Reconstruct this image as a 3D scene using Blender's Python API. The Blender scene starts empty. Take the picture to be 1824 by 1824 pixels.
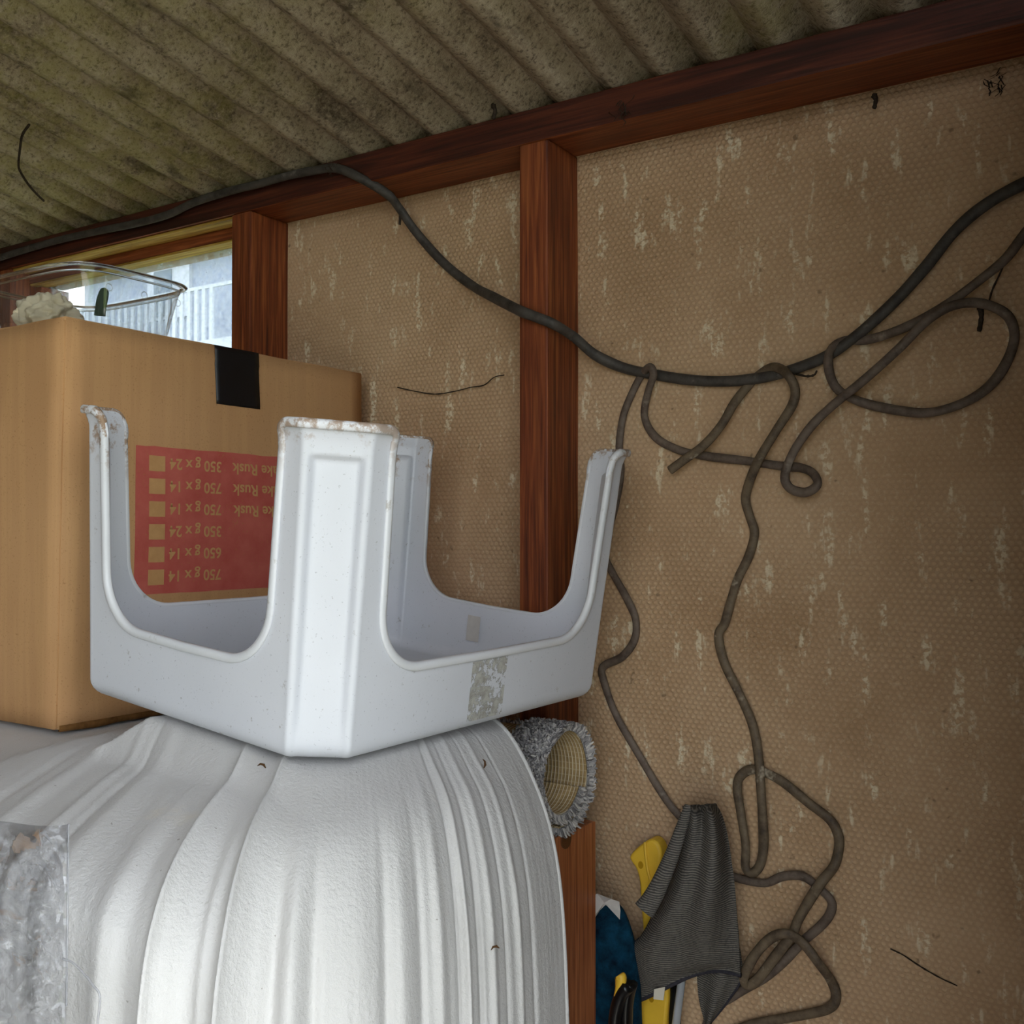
import bpy, bmesh, math, random
from mathutils import Vector, Matrix, noise as mnoise

random.seed(7)
sc = bpy.context.scene
COL = sc.collection

# ------------------------------------------------------------------ camera
ZC = 1.5                                  # eye height above the shed floor
F, YAW, PITCH = 1844.75, 0.57594, 0.01948  # focal length in pixels of the 1824 frame
cam_d = bpy.data.cameras.new('camera')
cam_d.sensor_width = 36.0
cam_d.lens = 36.0 * F / 1824.0
cam_d.clip_start = 0.02
cam_d.clip_end = 300
cam = bpy.data.objects.new('camera', cam_d)
COL.objects.link(cam)
cam.location = (0, 0, ZC)
cam.rotation_euler = (math.pi / 2 + PITCH, 0, YAW)
sc.camera = cam

# ------------------------------------------------------------------ sky, sun, exposure
world = bpy.data.worlds.new('sky')
sc.world = world
world.use_nodes = True
bg = world.node_tree.nodes['Background']
bg.inputs[0].default_value = (0.88, 0.94, 1.0, 1)   # even, bright overcast
bg.inputs[1].default_value = 2.0

sc.view_settings.view_transform = 'Standard'
sc.view_settings.look = 'None'
sc.view_settings.gamma = 1.0
sc.view_settings.use_curve_mapping = False
sc.view_settings.exposure = 1.32
sc.cycles.use_denoising = True
sc.cycles.adaptive_threshold = 0.03
sc.cycles.max_bounces = 6
sc.cycles.diffuse_bounces = 4
sc.cycles.glossy_bounces = 3
sc.cycles.transparent_max_bounces = 12

# ------------------------------------------------------------------ geometry helpers
RT = Vector((math.cos(YAW), math.sin(YAW), 0))
FW0 = Vector((-math.sin(YAW), math.cos(YAW), 0))
FW = FW0 * math.cos(PITCH) + Vector((0, 0, math.sin(PITCH)))
UPV = -FW0 * math.sin(PITCH) + Vector((0, 0, math.cos(PITCH)))
def ray(u, v):
    return RT * ((u - 912) / F) + UPV * ((912 - v) / F) + FW
def atY(u, v, y):
    d = ray(u, v); k = y / d.y
    return Vector((d.x * k, y, d.z * k + ZC))
def atX(u, v, x):
    d = ray(u, v); k = x / d.x
    return Vector((x, d.y * k, d.z * k + ZC))

def catmull(P, n):
    """n samples per span through the control points (any dimension)."""
    P = [tuple(p) for p in P]
    Q = [tuple(2 * a - b for a, b in zip(P[0], P[1]))] + P + [tuple(2 * a - b for a, b in zip(P[-1], P[-2]))]
    out = []
    for i in range(1, len(Q) - 2):
        for j in range(n):
            t = j / n
            out.append(tuple(0.5 * ((2 * b) + (-a + c) * t + (2 * a - 5 * b + 4 * c - d) * t * t + (-a + 3 * b - 3 * c + d) * t ** 3)
                             for a, b, c, d in zip(Q[i - 1], Q[i], Q[i + 1], Q[i + 2])))
    out.append(P[-1])
    return out

def lerp(a, b, t): return a + (b - a) * t
def sstep(a, b, x):
    t = max(0.0, min(1.0, (x - a) / (b - a)))
    return t * t * (3 - 2 * t)

def finish(o, label=None, cat=None, group=None, kind=None):
    if label: o['label'] = label
    if cat: o['category'] = cat
    if group: o['group'] = group
    if kind: o['kind'] = kind
    return o

def mobj(name, verts, faces, mat, parent=None, smooth=False):
    me = bpy.data.meshes.new(name)
    me.from_pydata([tuple(v) for v in verts], [], faces)
    bm = bmesh.new(); bm.from_mesh(me)
    bmesh.ops.recalc_face_normals(bm, faces=bm.faces)
    bm.to_mesh(me); bm.free()
    if smooth:
        for p in me.polygons: p.use_smooth = True
    me.update()
    me.materials.append(mat)
    o = bpy.data.objects.new(name, me)
    COL.objects.link(o)
    if parent is not None: attach(o, parent)
    return o

def attach(o, parent):
    root = parent
    off = Vector(parent.location)
    if parent.parent is not None: off = Vector((0, 0, 0)) if parent.type == 'MESH' else off
    o.parent = parent
    o.matrix_parent_inverse = Matrix.Translation(-off)

def thing(name, loc, label=None, cat=None, group=None, kind=None):
    o = bpy.data.objects.new(name, None)
    o.empty_display_size = 0.05
    COL.objects.link(o)
    o.location = loc
    return finish(o, label, cat, group, kind)

def grid(name, nu, nv, fn, mat, parent=None, smooth=True, closed_u=False):
    V = [fn(i, j) for i in range(nu) for j in range(nv)]
    Fc = []
    for i in range(nu if closed_u else nu - 1):
        i2 = (i + 1) % nu
        for j in range(nv - 1):
            Fc.append((i * nv + j, i2 * nv + j, i2 * nv + j + 1, i * nv + j + 1))
    return mobj(name, V, Fc, mat, parent, smooth)

def boxm(name, p0, p1, mat, parent=None, bevel=0.0, seg=2):
    bm = bmesh.new()
    bmesh.ops.create_cube(bm, size=1)
    for v in bm.verts:
        v.co = Vector([(p0[k] + p1[k]) / 2 + v.co[k] * (p1[k] - p0[k]) for k in range(3)])
    if bevel:
        bmesh.ops.bevel(bm, geom=bm.edges[:], offset=bevel, segments=seg, affect='EDGES', profile=0.6)
    me = bpy.data.meshes.new(name); bm.to_mesh(me); bm.free()
    me.materials.append(mat)
    o = bpy.data.objects.new(name, me); COL.objects.link(o)
    if parent is not None: attach(o, parent)
    return o

def sweep(name, path, normals, wid, thk, mat, parent=None, nsec=10, closed=False, power=2.0):
    """elliptic section swept along path; normals = preferred thickness direction (one or a list)"""
    n = len(path); V = []; Fc = []
    path = [Vector(p) for p in path]
    for i, p in enumerate(path):
        a = path[(i - 1) % n] if (closed or i > 0) else p
        b = path[(i + 1) % n] if (closed or i < n - 1) else p
        t = (b - a).normalized()
        nn = Vector(normals[i] if isinstance(normals, list) else normals)
        B = t.cross(nn)
        B = B.normalized() if B.length > 1e-4 else t.orthogonal().normalized()
        N = B.cross(t).normalized()
        w = wid[i] if isinstance(wid, list) else wid
        h = thk[i] if isinstance(thk, list) else thk
        for k in range(nsec):
            q = 2 * math.pi * k / nsec
            c, s = math.cos(q), math.sin(q)
            c = math.copysign(abs(c) ** (2 / power), c); s = math.copysign(abs(s) ** (2 / power), s)
            V.append(p + B * (c * w / 2) + N * (s * h / 2))
    for i in range(n if closed else n - 1):
        i2 = (i + 1) % n
        for k in range(nsec):
            k2 = (k + 1) % nsec
            Fc.append((i * nsec + k, i * nsec + k2, i2 * nsec + k2, i2 * nsec + k))
    if not closed:
        Fc.append(tuple(range(nsec))[::-1]); Fc.append(tuple((n - 1) * nsec + k for k in range(nsec)))
    return mobj(name, V, Fc, mat, parent, True)

def extrude_poly(name, pts, off, mat, parent=None, bevel=0.0, seg=2):
    """closed outline pts (Vectors, planar) pushed by vector off"""
    bm = bmesh.new()
    vs = [bm.verts.new(p) for p in pts]
    f = bm.faces.new(vs)
    r = bmesh.ops.extrude_face_region(bm, geom=[f])
    nv = [g for g in r['geom'] if isinstance(g, bmesh.types.BMVert)]
    bmesh.ops.translate(bm, verts=nv, vec=off)
    bmesh.ops.recalc_face_normals(bm, faces=bm.faces)
    if bevel:
        ed = [e for e in bm.edges if len(e.link_faces) == 2 and e.calc_face_angle(0) > 1.0]
        bmesh.ops.bevel(bm, geom=ed, offset=bevel, segments=seg, affect='EDGES', profile=0.5)
    me = bpy.data.meshes.new(name); bm.to_mesh(me); bm.free()
    me.materials.append(mat)
    for p in me.polygons: p.use_smooth = False
    o = bpy.data.objects.new(name, me); COL.objects.link(o)
    if parent is not None: attach(o, parent)
    return o

def solidify(o, th, offset=-1):
    m = o.modifiers.new('thickness', 'SOLIDIFY'); m.thickness = th; m.offset = offset
    return o

# ------------------------------------------------------------------ materials
def lin(c):
    if isinstance(c, str):
        c = c.lstrip('#'); c = tuple(int(c[i:i + 2], 16) / 255 for i in (0, 2, 4))
    return tuple((x / 12.92 if x <= 0.04045 else ((x + 0.055) / 1.055) ** 2.4) for x in c[:3]) + (1,)

class M:
    def __init__(s, name, rough=0.6, spec=0.4):
        s.m = bpy.data.materials.new(name); s.m.use_nodes = True
        s.nt = s.m.node_tree; s.b = s.nt.nodes['Principled BSDF']
        s.b.inputs['Roughness'].default_value = rough
        s.b.inputs['Specular IOR Level'].default_value = spec
        s.tc = s.nt.nodes.new('ShaderNodeTexCoord')
    def n(s, t, **kw):
        x = s.nt.nodes.new(t)
        for k, v in kw.items(): setattr(x, k, v)
        return x
    def l(s, a, b): s.nt.links.new(a, b)
    def put(s, sock, v):
        if hasattr(v, 'node'): s.l(v, sock)
        else: sock.default_value = v
    def coord(s, scale=(1, 1, 1), rot=(0, 0, 0)):
        mp = s.n('ShaderNodeMapping'); s.l(s.tc.outputs['Object'], mp.inputs[0])
        mp.inputs['Scale'].default_value = scale; mp.inputs['Rotation'].default_value = rot
        return mp.outputs[0]
    def noise(s, scale, detail=3, rough=0.55, co=None, dist=0.0):
        x = s.n('ShaderNodeTexNoise'); s.l(co if co is not None else s.tc.outputs['Object'], x.inputs['Vector'])
        x.inputs['Scale'].default_value = scale; x.inputs['Detail'].default_value = detail
        x.inputs['Roughness'].default_value = rough; x.inputs['Distortion'].default_value = dist
        return x.outputs['Fac']
    def voro(s, scale, co=None, feature='F1', rand=1.0):
        x = s.n('ShaderNodeTexVoronoi', feature=feature); s.l(co if co is not None else s.tc.outputs['Object'], x.inputs['Vector'])
        x.inputs['Scale'].default_value = scale; x.inputs['Randomness'].default_value = rand
        return x.outputs['Distance']
    def wave(s, scale, dist, co=None, dscale=1.0, direction='X', detail=2):
        x = s.n('ShaderNodeTexWave', bands_direction=direction); s.l(co if co is not None else s.tc.outputs['Object'], x.inputs['Vector'])
        x.inputs['Scale'].default_value = scale; x.inputs['Distortion'].default_value = dist
        x.inputs['Detail'].default_value = detail; x.inputs['Detail Scale'].default_value = dscale
        return x.outputs['Fac']
    def ramp(s, fac, stops):
        r = s.n('ShaderNodeValToRGB'); s.l(fac, r.inputs[0])
        e = r.color_ramp.elements
        while len(e) < len(stops): e.new(0.5)
        for k, (p, c) in enumerate(stops):
            e[k].position = p
            e[k].color = lin(c) if isinstance(c, str) or len(c) == 3 else c
        return r.outputs[0]
    def step(s, fac, a, b):
        x = s.n('ShaderNodeMapRange', interpolation_type='SMOOTHSTEP'); s.l(fac, x.inputs[0])
        x.inputs[1].default_value = a; x.inputs[2].default_value = b
        return x.outputs[0]
    def math(s, op, a, b=0.0, c=0.0):
        x = s.n('ShaderNodeMath', operation=op)
        s.put(x.inputs[0], a); s.put(x.inputs[1], b); s.put(x.inputs[2], c)
        return x.outputs[0]
    def mix(s, fac, a, b, blend='MIX'):
        x = s.n('ShaderNodeMix', data_type='RGBA', blend_type=blend)
        s.put(x.inputs[0], fac)
        s.put(x.inputs[6], lin(a) if isinstance(a, str) else a); s.put(x.inputs[7], lin(b) if isinstance(b, str) else b)
        return x.outputs[2]
    def color(s, c): s.put(s.b.inputs['Base Color'], lin(c) if isinstance(c, str) else c); return s
    def rough(s, r): s.put(s.b.inputs['Roughness'], r); return s
    def bump(s, h, strength=0.5, dist=0.002, prev=None):
        x = s.n('ShaderNodeBump'); s.l(h, x.inputs['Height'])
        x.inputs['Strength'].default_value = strength; x.inputs['Distance'].default_value = dist
        if prev is not None: s.l(prev, x.inputs['Normal'])
        s.l(x.outputs[0], s.b.inputs['Normal']); return x.outputs[0]
    def sep(s):
        x = s.n('ShaderNodeSeparateXYZ'); s.l(s.tc.outputs['Object'], x.inputs[0]); return x.outputs

def wood(name, axis, dark, mid, light, gscale=1.0, rough=0.55, contrast=1.0):
    w = M(name, rough, 0.35)
    st = {'x': (2.2, 60, 60), 'y': (60, 2.2, 60), 'z': (60, 60, 2.2)}[axis]
    st = tuple(v * gscale for v in st)
    co = w.coord(st)
    g = w.noise(3.0, 4, 0.6, co, 0.6)
    big = w.noise(5.0, 3, 0.5)
    st2 = {'x': (1, 9, 9), 'y': (9, 1, 9), 'z': (9, 9, 1)}[axis]
    blot = w.noise(4.0, 3, 0.5, w.coord(st2))
    c = w.ramp(g, [(0.30, dark), (0.5, mid), (0.68, light)])
    c = w.mix(w.math('MULTIPLY', w.step(blot, 0.45, 0.75), 0.75 * contrast), c, dark)
    c = w.mix(w.step(big, 0.68, 0.85), c, '#1d120e')
    w.color(c)
    w.bump(g, 0.35, 0.0012)
    return w.m

MT = {}
MT['wood_post'] = wood('stained_post_wood', 'z', '#4f2414', '#7a3d20', '#9c5a30')
MT['wood_beam'] = wood('stained_beam_wood', 'x', '#5a2a17', '#7d4022', '#995630')
MT['wood_lit'] = wood('lit_head_wood', 'x', '#7a5a20', '#b08a3a', '#cbb060')  # yellow tone paints window light on the undersides at the head
MT['laminate'] = wood('wood_grain_laminate', 'z', '#71391f', '#a0603a', '#b8764b', 1.3, 0.38, 0.35)

def wall_material():
    w = M('bumped_fibre_board', 0.85, 0.2)
    s = w.sep()
    nx = w.noise(9, 2); wob = w.math('MULTIPLY', w.math('SUBTRACT', nx, 0.5), 0.006)
    x = w.math('ADD', s[0], wob); z = w.math('ADD', s[2], wob)
    K = 2 * math.pi / 0.0078
    kz = K / math.sqrt(3) * 1.12
    A = w.math('COSINE', w.math('SUBTRACT', w.math('MULTIPLY', x, K), w.math('MULTIPLY', z, kz)))
    B = w.math('COSINE', w.math('ADD', w.math('MULTIPLY', x, K), w.math('MULTIPLY', z, kz)))
    D = w.math('COSINE', w.math('MULTIPLY', z, kz * 2))
    hexh = w.step(w.math('ADD', w.math('ADD', A, B), D), -1.4, 1.2)
    wear = w.step(w.noise(3.0, 3), 0.35, 0.72)
    soft = w.math('SUBTRACT', 1.0, w.math('MULTIPLY', wear, 0.65))
    base = w.ramp(w.noise(4.5, 3, 0.6), [(0.25, '#ac8b69'), (0.5, '#c0a07e'), (0.75, '#ceaf8d')])
    base = w.mix(w.math('MULTIPLY', w.math('SUBTRACT', 1.0, hexh), w.math('MULTIPLY', soft, 0.30)), base, '#806850')
    fine = w.noise(240, 3, 0.7)
    base = w.mix(w.math('MULTIPLY', w.step(fine, 0.5, 0.72), 0.28), base, '#dcc8aa')
    streak = w.noise(30, 3, 0.62, w.coord((1.7, 1.7, 0.45)))
    spots = w.noise(150, 2, 0.6)
    sm = w.math('MULTIPLY', w.step(streak, 0.555, 0.66), w.step(spots, 0.42, 0.58))
    base = w.mix(w.math('MULTIPLY', sm, 0.65), base, '#eadfc2')
    dark = w.math('MULTIPLY', w.step(w.noise(70, 2, 0.5), 0.70, 0.78), 0.5)
    base = w.mix(dark, base, '#4b3a28')
    w.color(base)
    h = w.math('ADD', w.math('MULTIPLY', hexh, soft), w.math('MULTIPLY', fine, 0.5))
    w.bump(h, 0.55, 0.0016)
    return w.m
MT['wall'] = wall_material()

def roof_material():
    w = M('mossy_fibre_cement', 0.95, 0.1)
    g = w.ramp(w.noise(9, 5, 0.7), [(0.28, '#5c5143'), (0.46, '#978973'), (0.70, '#b8ab93')])
    sp = w.noise(170, 4, 0.75)
    g = w.mix(w.math('MULTIPLY', w.step(sp, 0.50, 0.66), 0.45), g, '#c2b59a')
    g = w.mix(w.math('MULTIPLY', w.step(sp, 0.48, 0.36), 0.6), g, '#3a3028')
    moss = w.math('MULTIPLY', w.step(w.noise(1.7, 3, 0.6), 0.44, 0.60), w.step(w.noise(28, 4, 0.7), 0.36, 0.60))
    g = w.mix(w.math('MULTIPLY', moss, 0.42), g, '#8d8742')
    dk = w.step(w.noise(16, 4, 0.7, w.coord((1.2, 0.45, 1))), 0.56, 0.70)
    g = w.mix(w.math('MULTIPLY', dk, 0.55), g, '#2e2620')
    w.color(g)
    w.bump(sp, 0.8, 0.004)
    return w.m
MT['roof'] = roof_material()

def simple(name, col, rough=0.6, spec=0.4, var=None, vscale=20, bscale=None, bstr=0.3, bd=0.001):
    w = M(name, rough, spec)
    if var: w.color(w.ramp(w.noise(vscale, 4, 0.6), [(0.3, col), (0.7, var)]))
    else: w.color(col)
    if bscale: w.bump(w.noise(bscale, 4, 0.6), bstr, bd)
    return w.m

def cardboard():
    w = M('corrugated_cardboard', 0.85, 0.15)
    c = w.ramp(w.noise(3.5, 3), [(0.3, '#b2875c'), (0.7, '#c0966b')])
    fl = w.noise(18, 2, 0.5, w.coord((6, 6, 0.25)))
    c = w.mix(w.math('MULTIPLY', w.step(fl, 0.45, 0.65), 0.22), c, '#d0a572')
    fb = w.noise(420, 2, 0.6)
    c = w.mix(w.math('MULTIPLY', w.step(fb, 0.58, 0.75), 0.4), c, '#7d542b')
    w.color(c); w.bump(w.noise(60, 3, 0.5, w.coord((1, 1, 0.2))), 0.12, 0.001)
    return w.m
MT['card'] = cardboard()
def red_print():
    w = M('red_print', 0.8, 0.2)
    c = w.ramp(w.noise(30, 4, 0.6), [(0.3, '#b4544b'), (0.7, '#c2665a')])
    c = w.mix(w.math('MULTIPLY', w.step(w.noise(300, 2, 0.6), 0.6, 0.75), 0.45), c, '#b07b4a')
    w.color(c); return w.m
MT['red'] = red_print()
MT['print_card'] = simple('unprinted_cardboard', '#c69a68', 0.85, 0.15, '#b88c5c', 60)
MT['tape'] = simple('black_tape', '#0c0c0e', 0.45, 0.4, '#131316', 40)
MT['edge_dark'] = simple('cardboard_edge', '#7a5730', 0.9, 0.1, '#5a3d20', 120)

def stool_plastic():
    w = M('pale_grey_plastic', 0.38, 0.45)
    s = w.sep()
    base = w.ramp(w.noise(6, 3), [(0.3, '#c8cad1'), (0.7, '#d0d2d9')])
    sp = w.step(w.noise(420, 2, 0.6), 0.66, 0.74)
    base = w.mix(w.math('MULTIPLY', sp, 0.5), base, '#85868c')
    sc_ = w.step(w.noise(75, 5, 0.74), 0.635, 0.70)
    base = w.mix(w.math('MULTIPLY', sc_, 0.6), base, '#7d776c')
    hi = w.step(s[2], ZC + 0.055, ZC + 0.10)
    rust = w.math('MULTIPLY', w.step(w.noise(60, 5, 0.72), 0.53, 0.66), hi)
    base = w.mix(w.math('MULTIPLY', rust, 0.8), base, '#8a6433')
    w.color(base)
    w.bump(w.noise(700, 2), 0.06, 0.0006)
    return w.m
MT['stool'] = stool_plastic()
def stool_rim():
    w = M('pale_grey_plastic_rim', 0.4, 0.45)
    s = w.sep()
    base = w.ramp(w.noise(9, 3), [(0.3, '#cdcfd4'), (0.7, '#d8d9dd')])
    d = w.step(w.noise(60, 5, 0.72), 0.60, 0.72)
    base = w.mix(w.math('MULTIPLY', d, 0.55), base, '#8f8676')
    hi = w.step(s[2], ZC + 0.04, ZC + 0.10)
    rust = w.math('MULTIPLY', w.step(w.noise(70, 5, 0.72), 0.44, 0.57), hi)
    base = w.mix(w.math('MULTIPLY', rust, 0.85), base, '#86602f')
    w.color(base); return w.m
MT['stool_rim'] = stool_rim()

def residue():
    w = M('torn_label_residue', 0.8, 0.2)
    w.color(w.ramp(w.noise(120, 4, 0.7), [(0.35, '#8f8c84'), (0.6, '#b3b1ab')]))
    s = w.n('ShaderNodeMixShader'); t = w.n('ShaderNodeBsdfTransparent')
    uv = w.sep()
    hole = w.step(w.noise(70, 5, 0.75), 0.44, 0.52)
    w.l(hole, s.inputs[0]); w.l(w.b.outputs[0], s.inputs[2]); w.l(t.outputs[0], s.inputs[1])
    w.l(s.outputs[0], w.nt.nodes['Material Output'].inputs[0])
    return w.m
MT['residue'] = residue()

def fleece():
    w = M('white_fleece', 0.95, 0.1)
    w.b.inputs['Sheen Weight'].default_value = 0.15
    c = w.ramp(w.noise(5, 3), [(0.3, '#b9b7b5'), (0.7, '#c4c2c1')])
    st = w.step(w.noise(9, 4, 0.6, w.coord((1, 1, 0.4))), 0.62, 0.78)
    c = w.mix(w.math('MULTIPLY', st, 0.35), c, '#cfc2a6')
    bit = w.step(w.noise(170, 2, 0.6), 0.735, 0.76)
    c = w.mix(w.math('MULTIPLY', bit, 0.6), c, '#77706a')
    w.color(c)
    a = w.bump(w.noise(260, 3, 0.65), 0.55, 0.0022)
    return w.m
MT['fleece'] = fleece()

def clear_film(name, tint, gloss, haze=0.0, wr=None, rough=0.05, g0=0.025):
    m = bpy.data.materials.new(name); m.use_nodes = True; nt = m.node_tree
    nt.nodes.remove(nt.nodes['Principled BSDF'])
    out = nt.nodes['Material Output']
    tr = nt.nodes.new('ShaderNodeBsdfTransparent'); tr.inputs[0].default_value = tint
    gl = nt.nodes.new('ShaderNodeBsdfGlossy'); gl.inputs['Roughness'].default_value = rough
    gl.inputs[0].default_value = (1, 1, 1, 1)
    fr = nt.nodes.new('ShaderNodeLayerWeight'); fr.inputs[0].default_value = 0.5
    pw = nt.nodes.new('ShaderNodeMath'); pw.operation = 'POWER'; pw.inputs[1].default_value = 3.0
    nt.links.new(fr.outputs['Facing'], pw.inputs[0])
    ml = nt.nodes.new('ShaderNodeMath'); ml.operation = 'MULTIPLY_ADD'; ml.inputs[1].default_value = gloss; ml.inputs[2].default_value = g0
    nt.links.new(pw.outputs[0], ml.inputs[0])
    mx = nt.nodes.new('ShaderNodeMixShader')
    nt.links.new(ml.outputs[0], mx.inputs[0]); nt.links.new(tr.outputs[0], mx.inputs[1]); nt.links.new(gl.outputs[0], mx.inputs[2])
    last = mx.outputs[0]
    if haze:
        df = nt.nodes.new('ShaderNodeBsdfTranslucent'); df.inputs[0].default_value = (0.9, 0.92, 0.95, 1)
        d2 = nt.nodes.new('ShaderNodeBsdfDiffuse'); d2.inputs[0].default_value = (0.9, 0.92, 0.95, 1)
        ad = nt.nodes.new('ShaderNodeMixShader'); ad.inputs[0].default_value = 0.5
        nt.links.new(df.outputs[0], ad.inputs[1]); nt.links.new(d2.outputs[0], ad.inputs[2])
        m2 = nt.nodes.new('ShaderNodeMixShader'); m2.inputs[0].default_value = haze
        nt.links.new(last, m2.inputs[1]); nt.links.new(ad.outputs[0], m2.inputs[2]); last = m2.outputs[0]
    if wr:
        tc = nt.nodes.new('ShaderNodeTexCoord'); nz = nt.nodes.new('ShaderNodeTexNoise')
        nz.inputs['Scale'].default_value = wr; nz.inputs['Detail'].default_value = 4
        nt.links.new(tc.outputs['Object'], nz.inputs['Vector'])
        bp = nt.nodes.new('ShaderNodeBump'); bp.inputs['Strength'].default_value = 0.6; bp.inputs['Distance'].default_value = 0.004
        nt.links.new(nz.outputs['Fac'], bp.inputs['Height'])
        nt.links.new(bp.outputs[0], gl.inputs['Normal']); nt.links.new(bp.outputs[0], fr.inputs['Normal'])
    nt.links.new(last, out.inputs[0])
    return m
MT['tub'] = clear_film('clear_tub_plastic', (0.88, 0.90, 0.91, 1), 0.8, 0.03, None, 0.05, 0.07)
w = M('clear_tub_rim', 0.03, 0.5); w.color((0.9, 0.94, 0.94, 1)); w.b.inputs['Transmission Weight'].default_value = 1.0; w.b.inputs['IOR'].default_value = 1.4
MT['tub_rim'] = w.m
MT['bag'] = clear_film('clear_crinkled_film', (0.87, 0.875, 0.89, 1), 0.7, 0.0, None, 0.03, 0.05)
MT['bag_seam'] = clear_film('clear_film_seam', (0.8, 0.8, 0.82, 1), 0.6, 0.25, None, 0.15)

def dirty_glass():
    m = bpy.data.materials.new('dirty_window_glass'); m.use_nodes = True; nt = m.node_tree
    nt.nodes.remove(nt.nodes['Principled BSDF']); out = nt.nodes['Material Output']
    tr = nt.nodes.new('ShaderNodeBsdfTransparent')
    ts = nt.nodes.new('ShaderNodeBsdfTranslucent'); ts.inputs[0].default_value = (0.40, 0.44, 0.50, 1)
    tc = nt.nodes.new('ShaderNodeTexCoord')
    nz = nt.nodes.new('ShaderNodeTexNoise'); nz.inputs['Scale'].default_value = 90; nz.inputs['Detail'].default_value = 5
    nt.links.new(tc.outputs['Object'], nz.inputs['Vector'])
    mr = nt.nodes.new('ShaderNodeMapRange'); mr.inputs[1].default_value = 0.35; mr.inputs[2].default_value = 0.75
    mr.inputs[3].default_value = 0.12; mr.inputs[4].default_value = 0.50
    nt.links.new(nz.outputs['Fac'], mr.inputs[0])
    mx = nt.nodes.new('ShaderNodeMixShader')
    nt.links.new(mr.outputs[0], mx.inputs[0]); nt.links.new(tr.outputs[0], mx.inputs[1]); nt.links.new(ts.outputs[0], mx.inputs[2])
    gl = nt.nodes.new('ShaderNodeBsdfGlossy'); gl.inputs['Roughness'].default_value = 0.1
    m2 = nt.nodes.new('ShaderNodeMixShader'); m2.inputs[0].default_value = 0.05
    nt.links.new(mx.outputs[0], m2.inputs[1]); nt.links.new(gl.outputs[0], m2.inputs[2])
    nt.links.new(m2.outputs[0], out.inputs[0]); return m
MT['glass'] = dirty_glass()

def cable_mat(name, base, dirt, pale):
    w = M(name, 0.6, 0.35)
    c = w.ramp(w.noise(55, 4, 0.65), [(0.3, dirt), (0.6, base)])
    c = w.mix(w.math('MULTIPLY', w.step(w.noise(26, 4, 0.7), 0.60, 0.72), 0.6), c, pale)
    w.color(c); w.bump(w.noise(300, 3), 0.3, 0.001); return w.m
MT['cable_dark'] = cable_mat('dusty_black_cable', '#4a4540', '#2c2825', '#77716a')
MT['cable_brown'] = cable_mat('dusty_brown_cable', '#6e6055', '#483b33', '#968a7e')
MT['cable_paint'] = cable_mat('paint_flecked_cable', '#6e5f4c', '#43362b', '#cfc3ad')
MT['leaf'] = simple('dry_leaf', '#4a3420', 0.9, 0.1)
MT['web'] = simple('dusty_cobweb', '#2c2520', 0.95, 0.05, '#463c33', 300)

def microfibre():
    w = M('grey_ribbed_microfibre', 0.95, 0.1)
    s = w.sep()
    wob = w.math('MULTIPLY', w.noise(14, 3), 0.02)
    rib = w.math('SINE', w.math('MULTIPLY', w.math('ADD', s[2], wob), 2 * math.pi / 0.0026))
    rb = w.step(rib, -0.6, 0.8)
    c = w.mix(rb, '#464441', '#78736c')
    c = w.mix(w.math('MULTIPLY', w.step(w.noise(300, 3, 0.7), 0.45, 0.7), 0.5), c, '#3a393b')
    w.color(c); w.bump(rb, 0.5, 0.0012); return w.m
MT['micro'] = microfibre()
MT['micro_hem'] = simple('dark_hem_binding', '#3b393f', 0.9, 0.1, '#2c2a30', 200)
MT['white_tag'] = simple('white_tag', '#c9c3b4', 0.8, 0.2)
MT['yellow'] = simple('yellow_plastic', '#e4b938', 0.42, 0.45, '#d8ac34', 30)
MT['black_pl'] = simple('black_plastic', '#0e0e10', 0.3, 0.5)
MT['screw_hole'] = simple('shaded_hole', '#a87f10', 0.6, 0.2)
w = M('polished_steel', 0.22); w.color('#eef2f6'); w.b.inputs['Metallic'].default_value = 0.55; MT['steel'] = w.m
MT['blue'] = simple('dark_blue_plush', '#0a1c2a', 0.95, 0.1, '#134159', 70, 160, 0.8, 0.004)
MT['paper'] = simple('white_paper', '#c6c2bd', 0.8, 0.2, '#b3aeaa', 40)
MT['tissue'] = simple('crumpled_tissue', '#e4d8c0', 0.9, 0.1, '#d6c7a8', 30)
MT['green_pl'] = simple('green_plastic', '#3f5f4a', 0.5, 0.4, '#2c3a30', 60)
MT['cap'] = simple('brown_screw_cap', '#5f3b22', 0.35, 0.4)
MT['jute'] = None
def jute():
    w = M('jute_backing_with_white_grid', 0.95, 0.05)
    c = w.ramp(w.noise(90, 3), [(0.3, '#8a734f'), (0.7, '#ab9166')])
    uvn = w.n('ShaderNodeUVMap')
    sp = w.n('ShaderNodeSeparateXYZ'); w.l(uvn.outputs[0], sp.inputs[0])
    wob = w.math('MULTIPLY', w.noise(60, 2), 0.12)
    g1 = w.math('COSINE', w.math('MULTIPLY', w.math('ADD', sp.outputs[0], wob), 2 * math.pi))
    g2 = w.math('COSINE', w.math('MULTIPLY', w.math('ADD', sp.outputs[1], wob), 2 * math.pi))
    c = w.mix(w.math('MULTIPLY', w.step(g1, 0.72, 0.9), 0.85), c, '#d8ccb4')
    c = w.mix(w.math('MULTIPLY', w.step(g2, 0.75, 0.95), 0.35), c, '#c9b896')
    w.color(c); w.bump(g1, 0.5, 0.001); return w.m
MT['jute'] = jute()
def pile_mat():
    w = M('grey_tufted_pile', 0.95, 0.1)
    g = w.n('ShaderNodeNewGeometry')
    w.color(w.ramp(g.outputs['Random Per Island'], [(0.0, '#6a6768'), (0.35, '#8f8c8c'), (0.7, '#aeaaa8'), (1.0, '#cdc8c2')]))
    return w.m
MT['pile'] = pile_mat()
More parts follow.
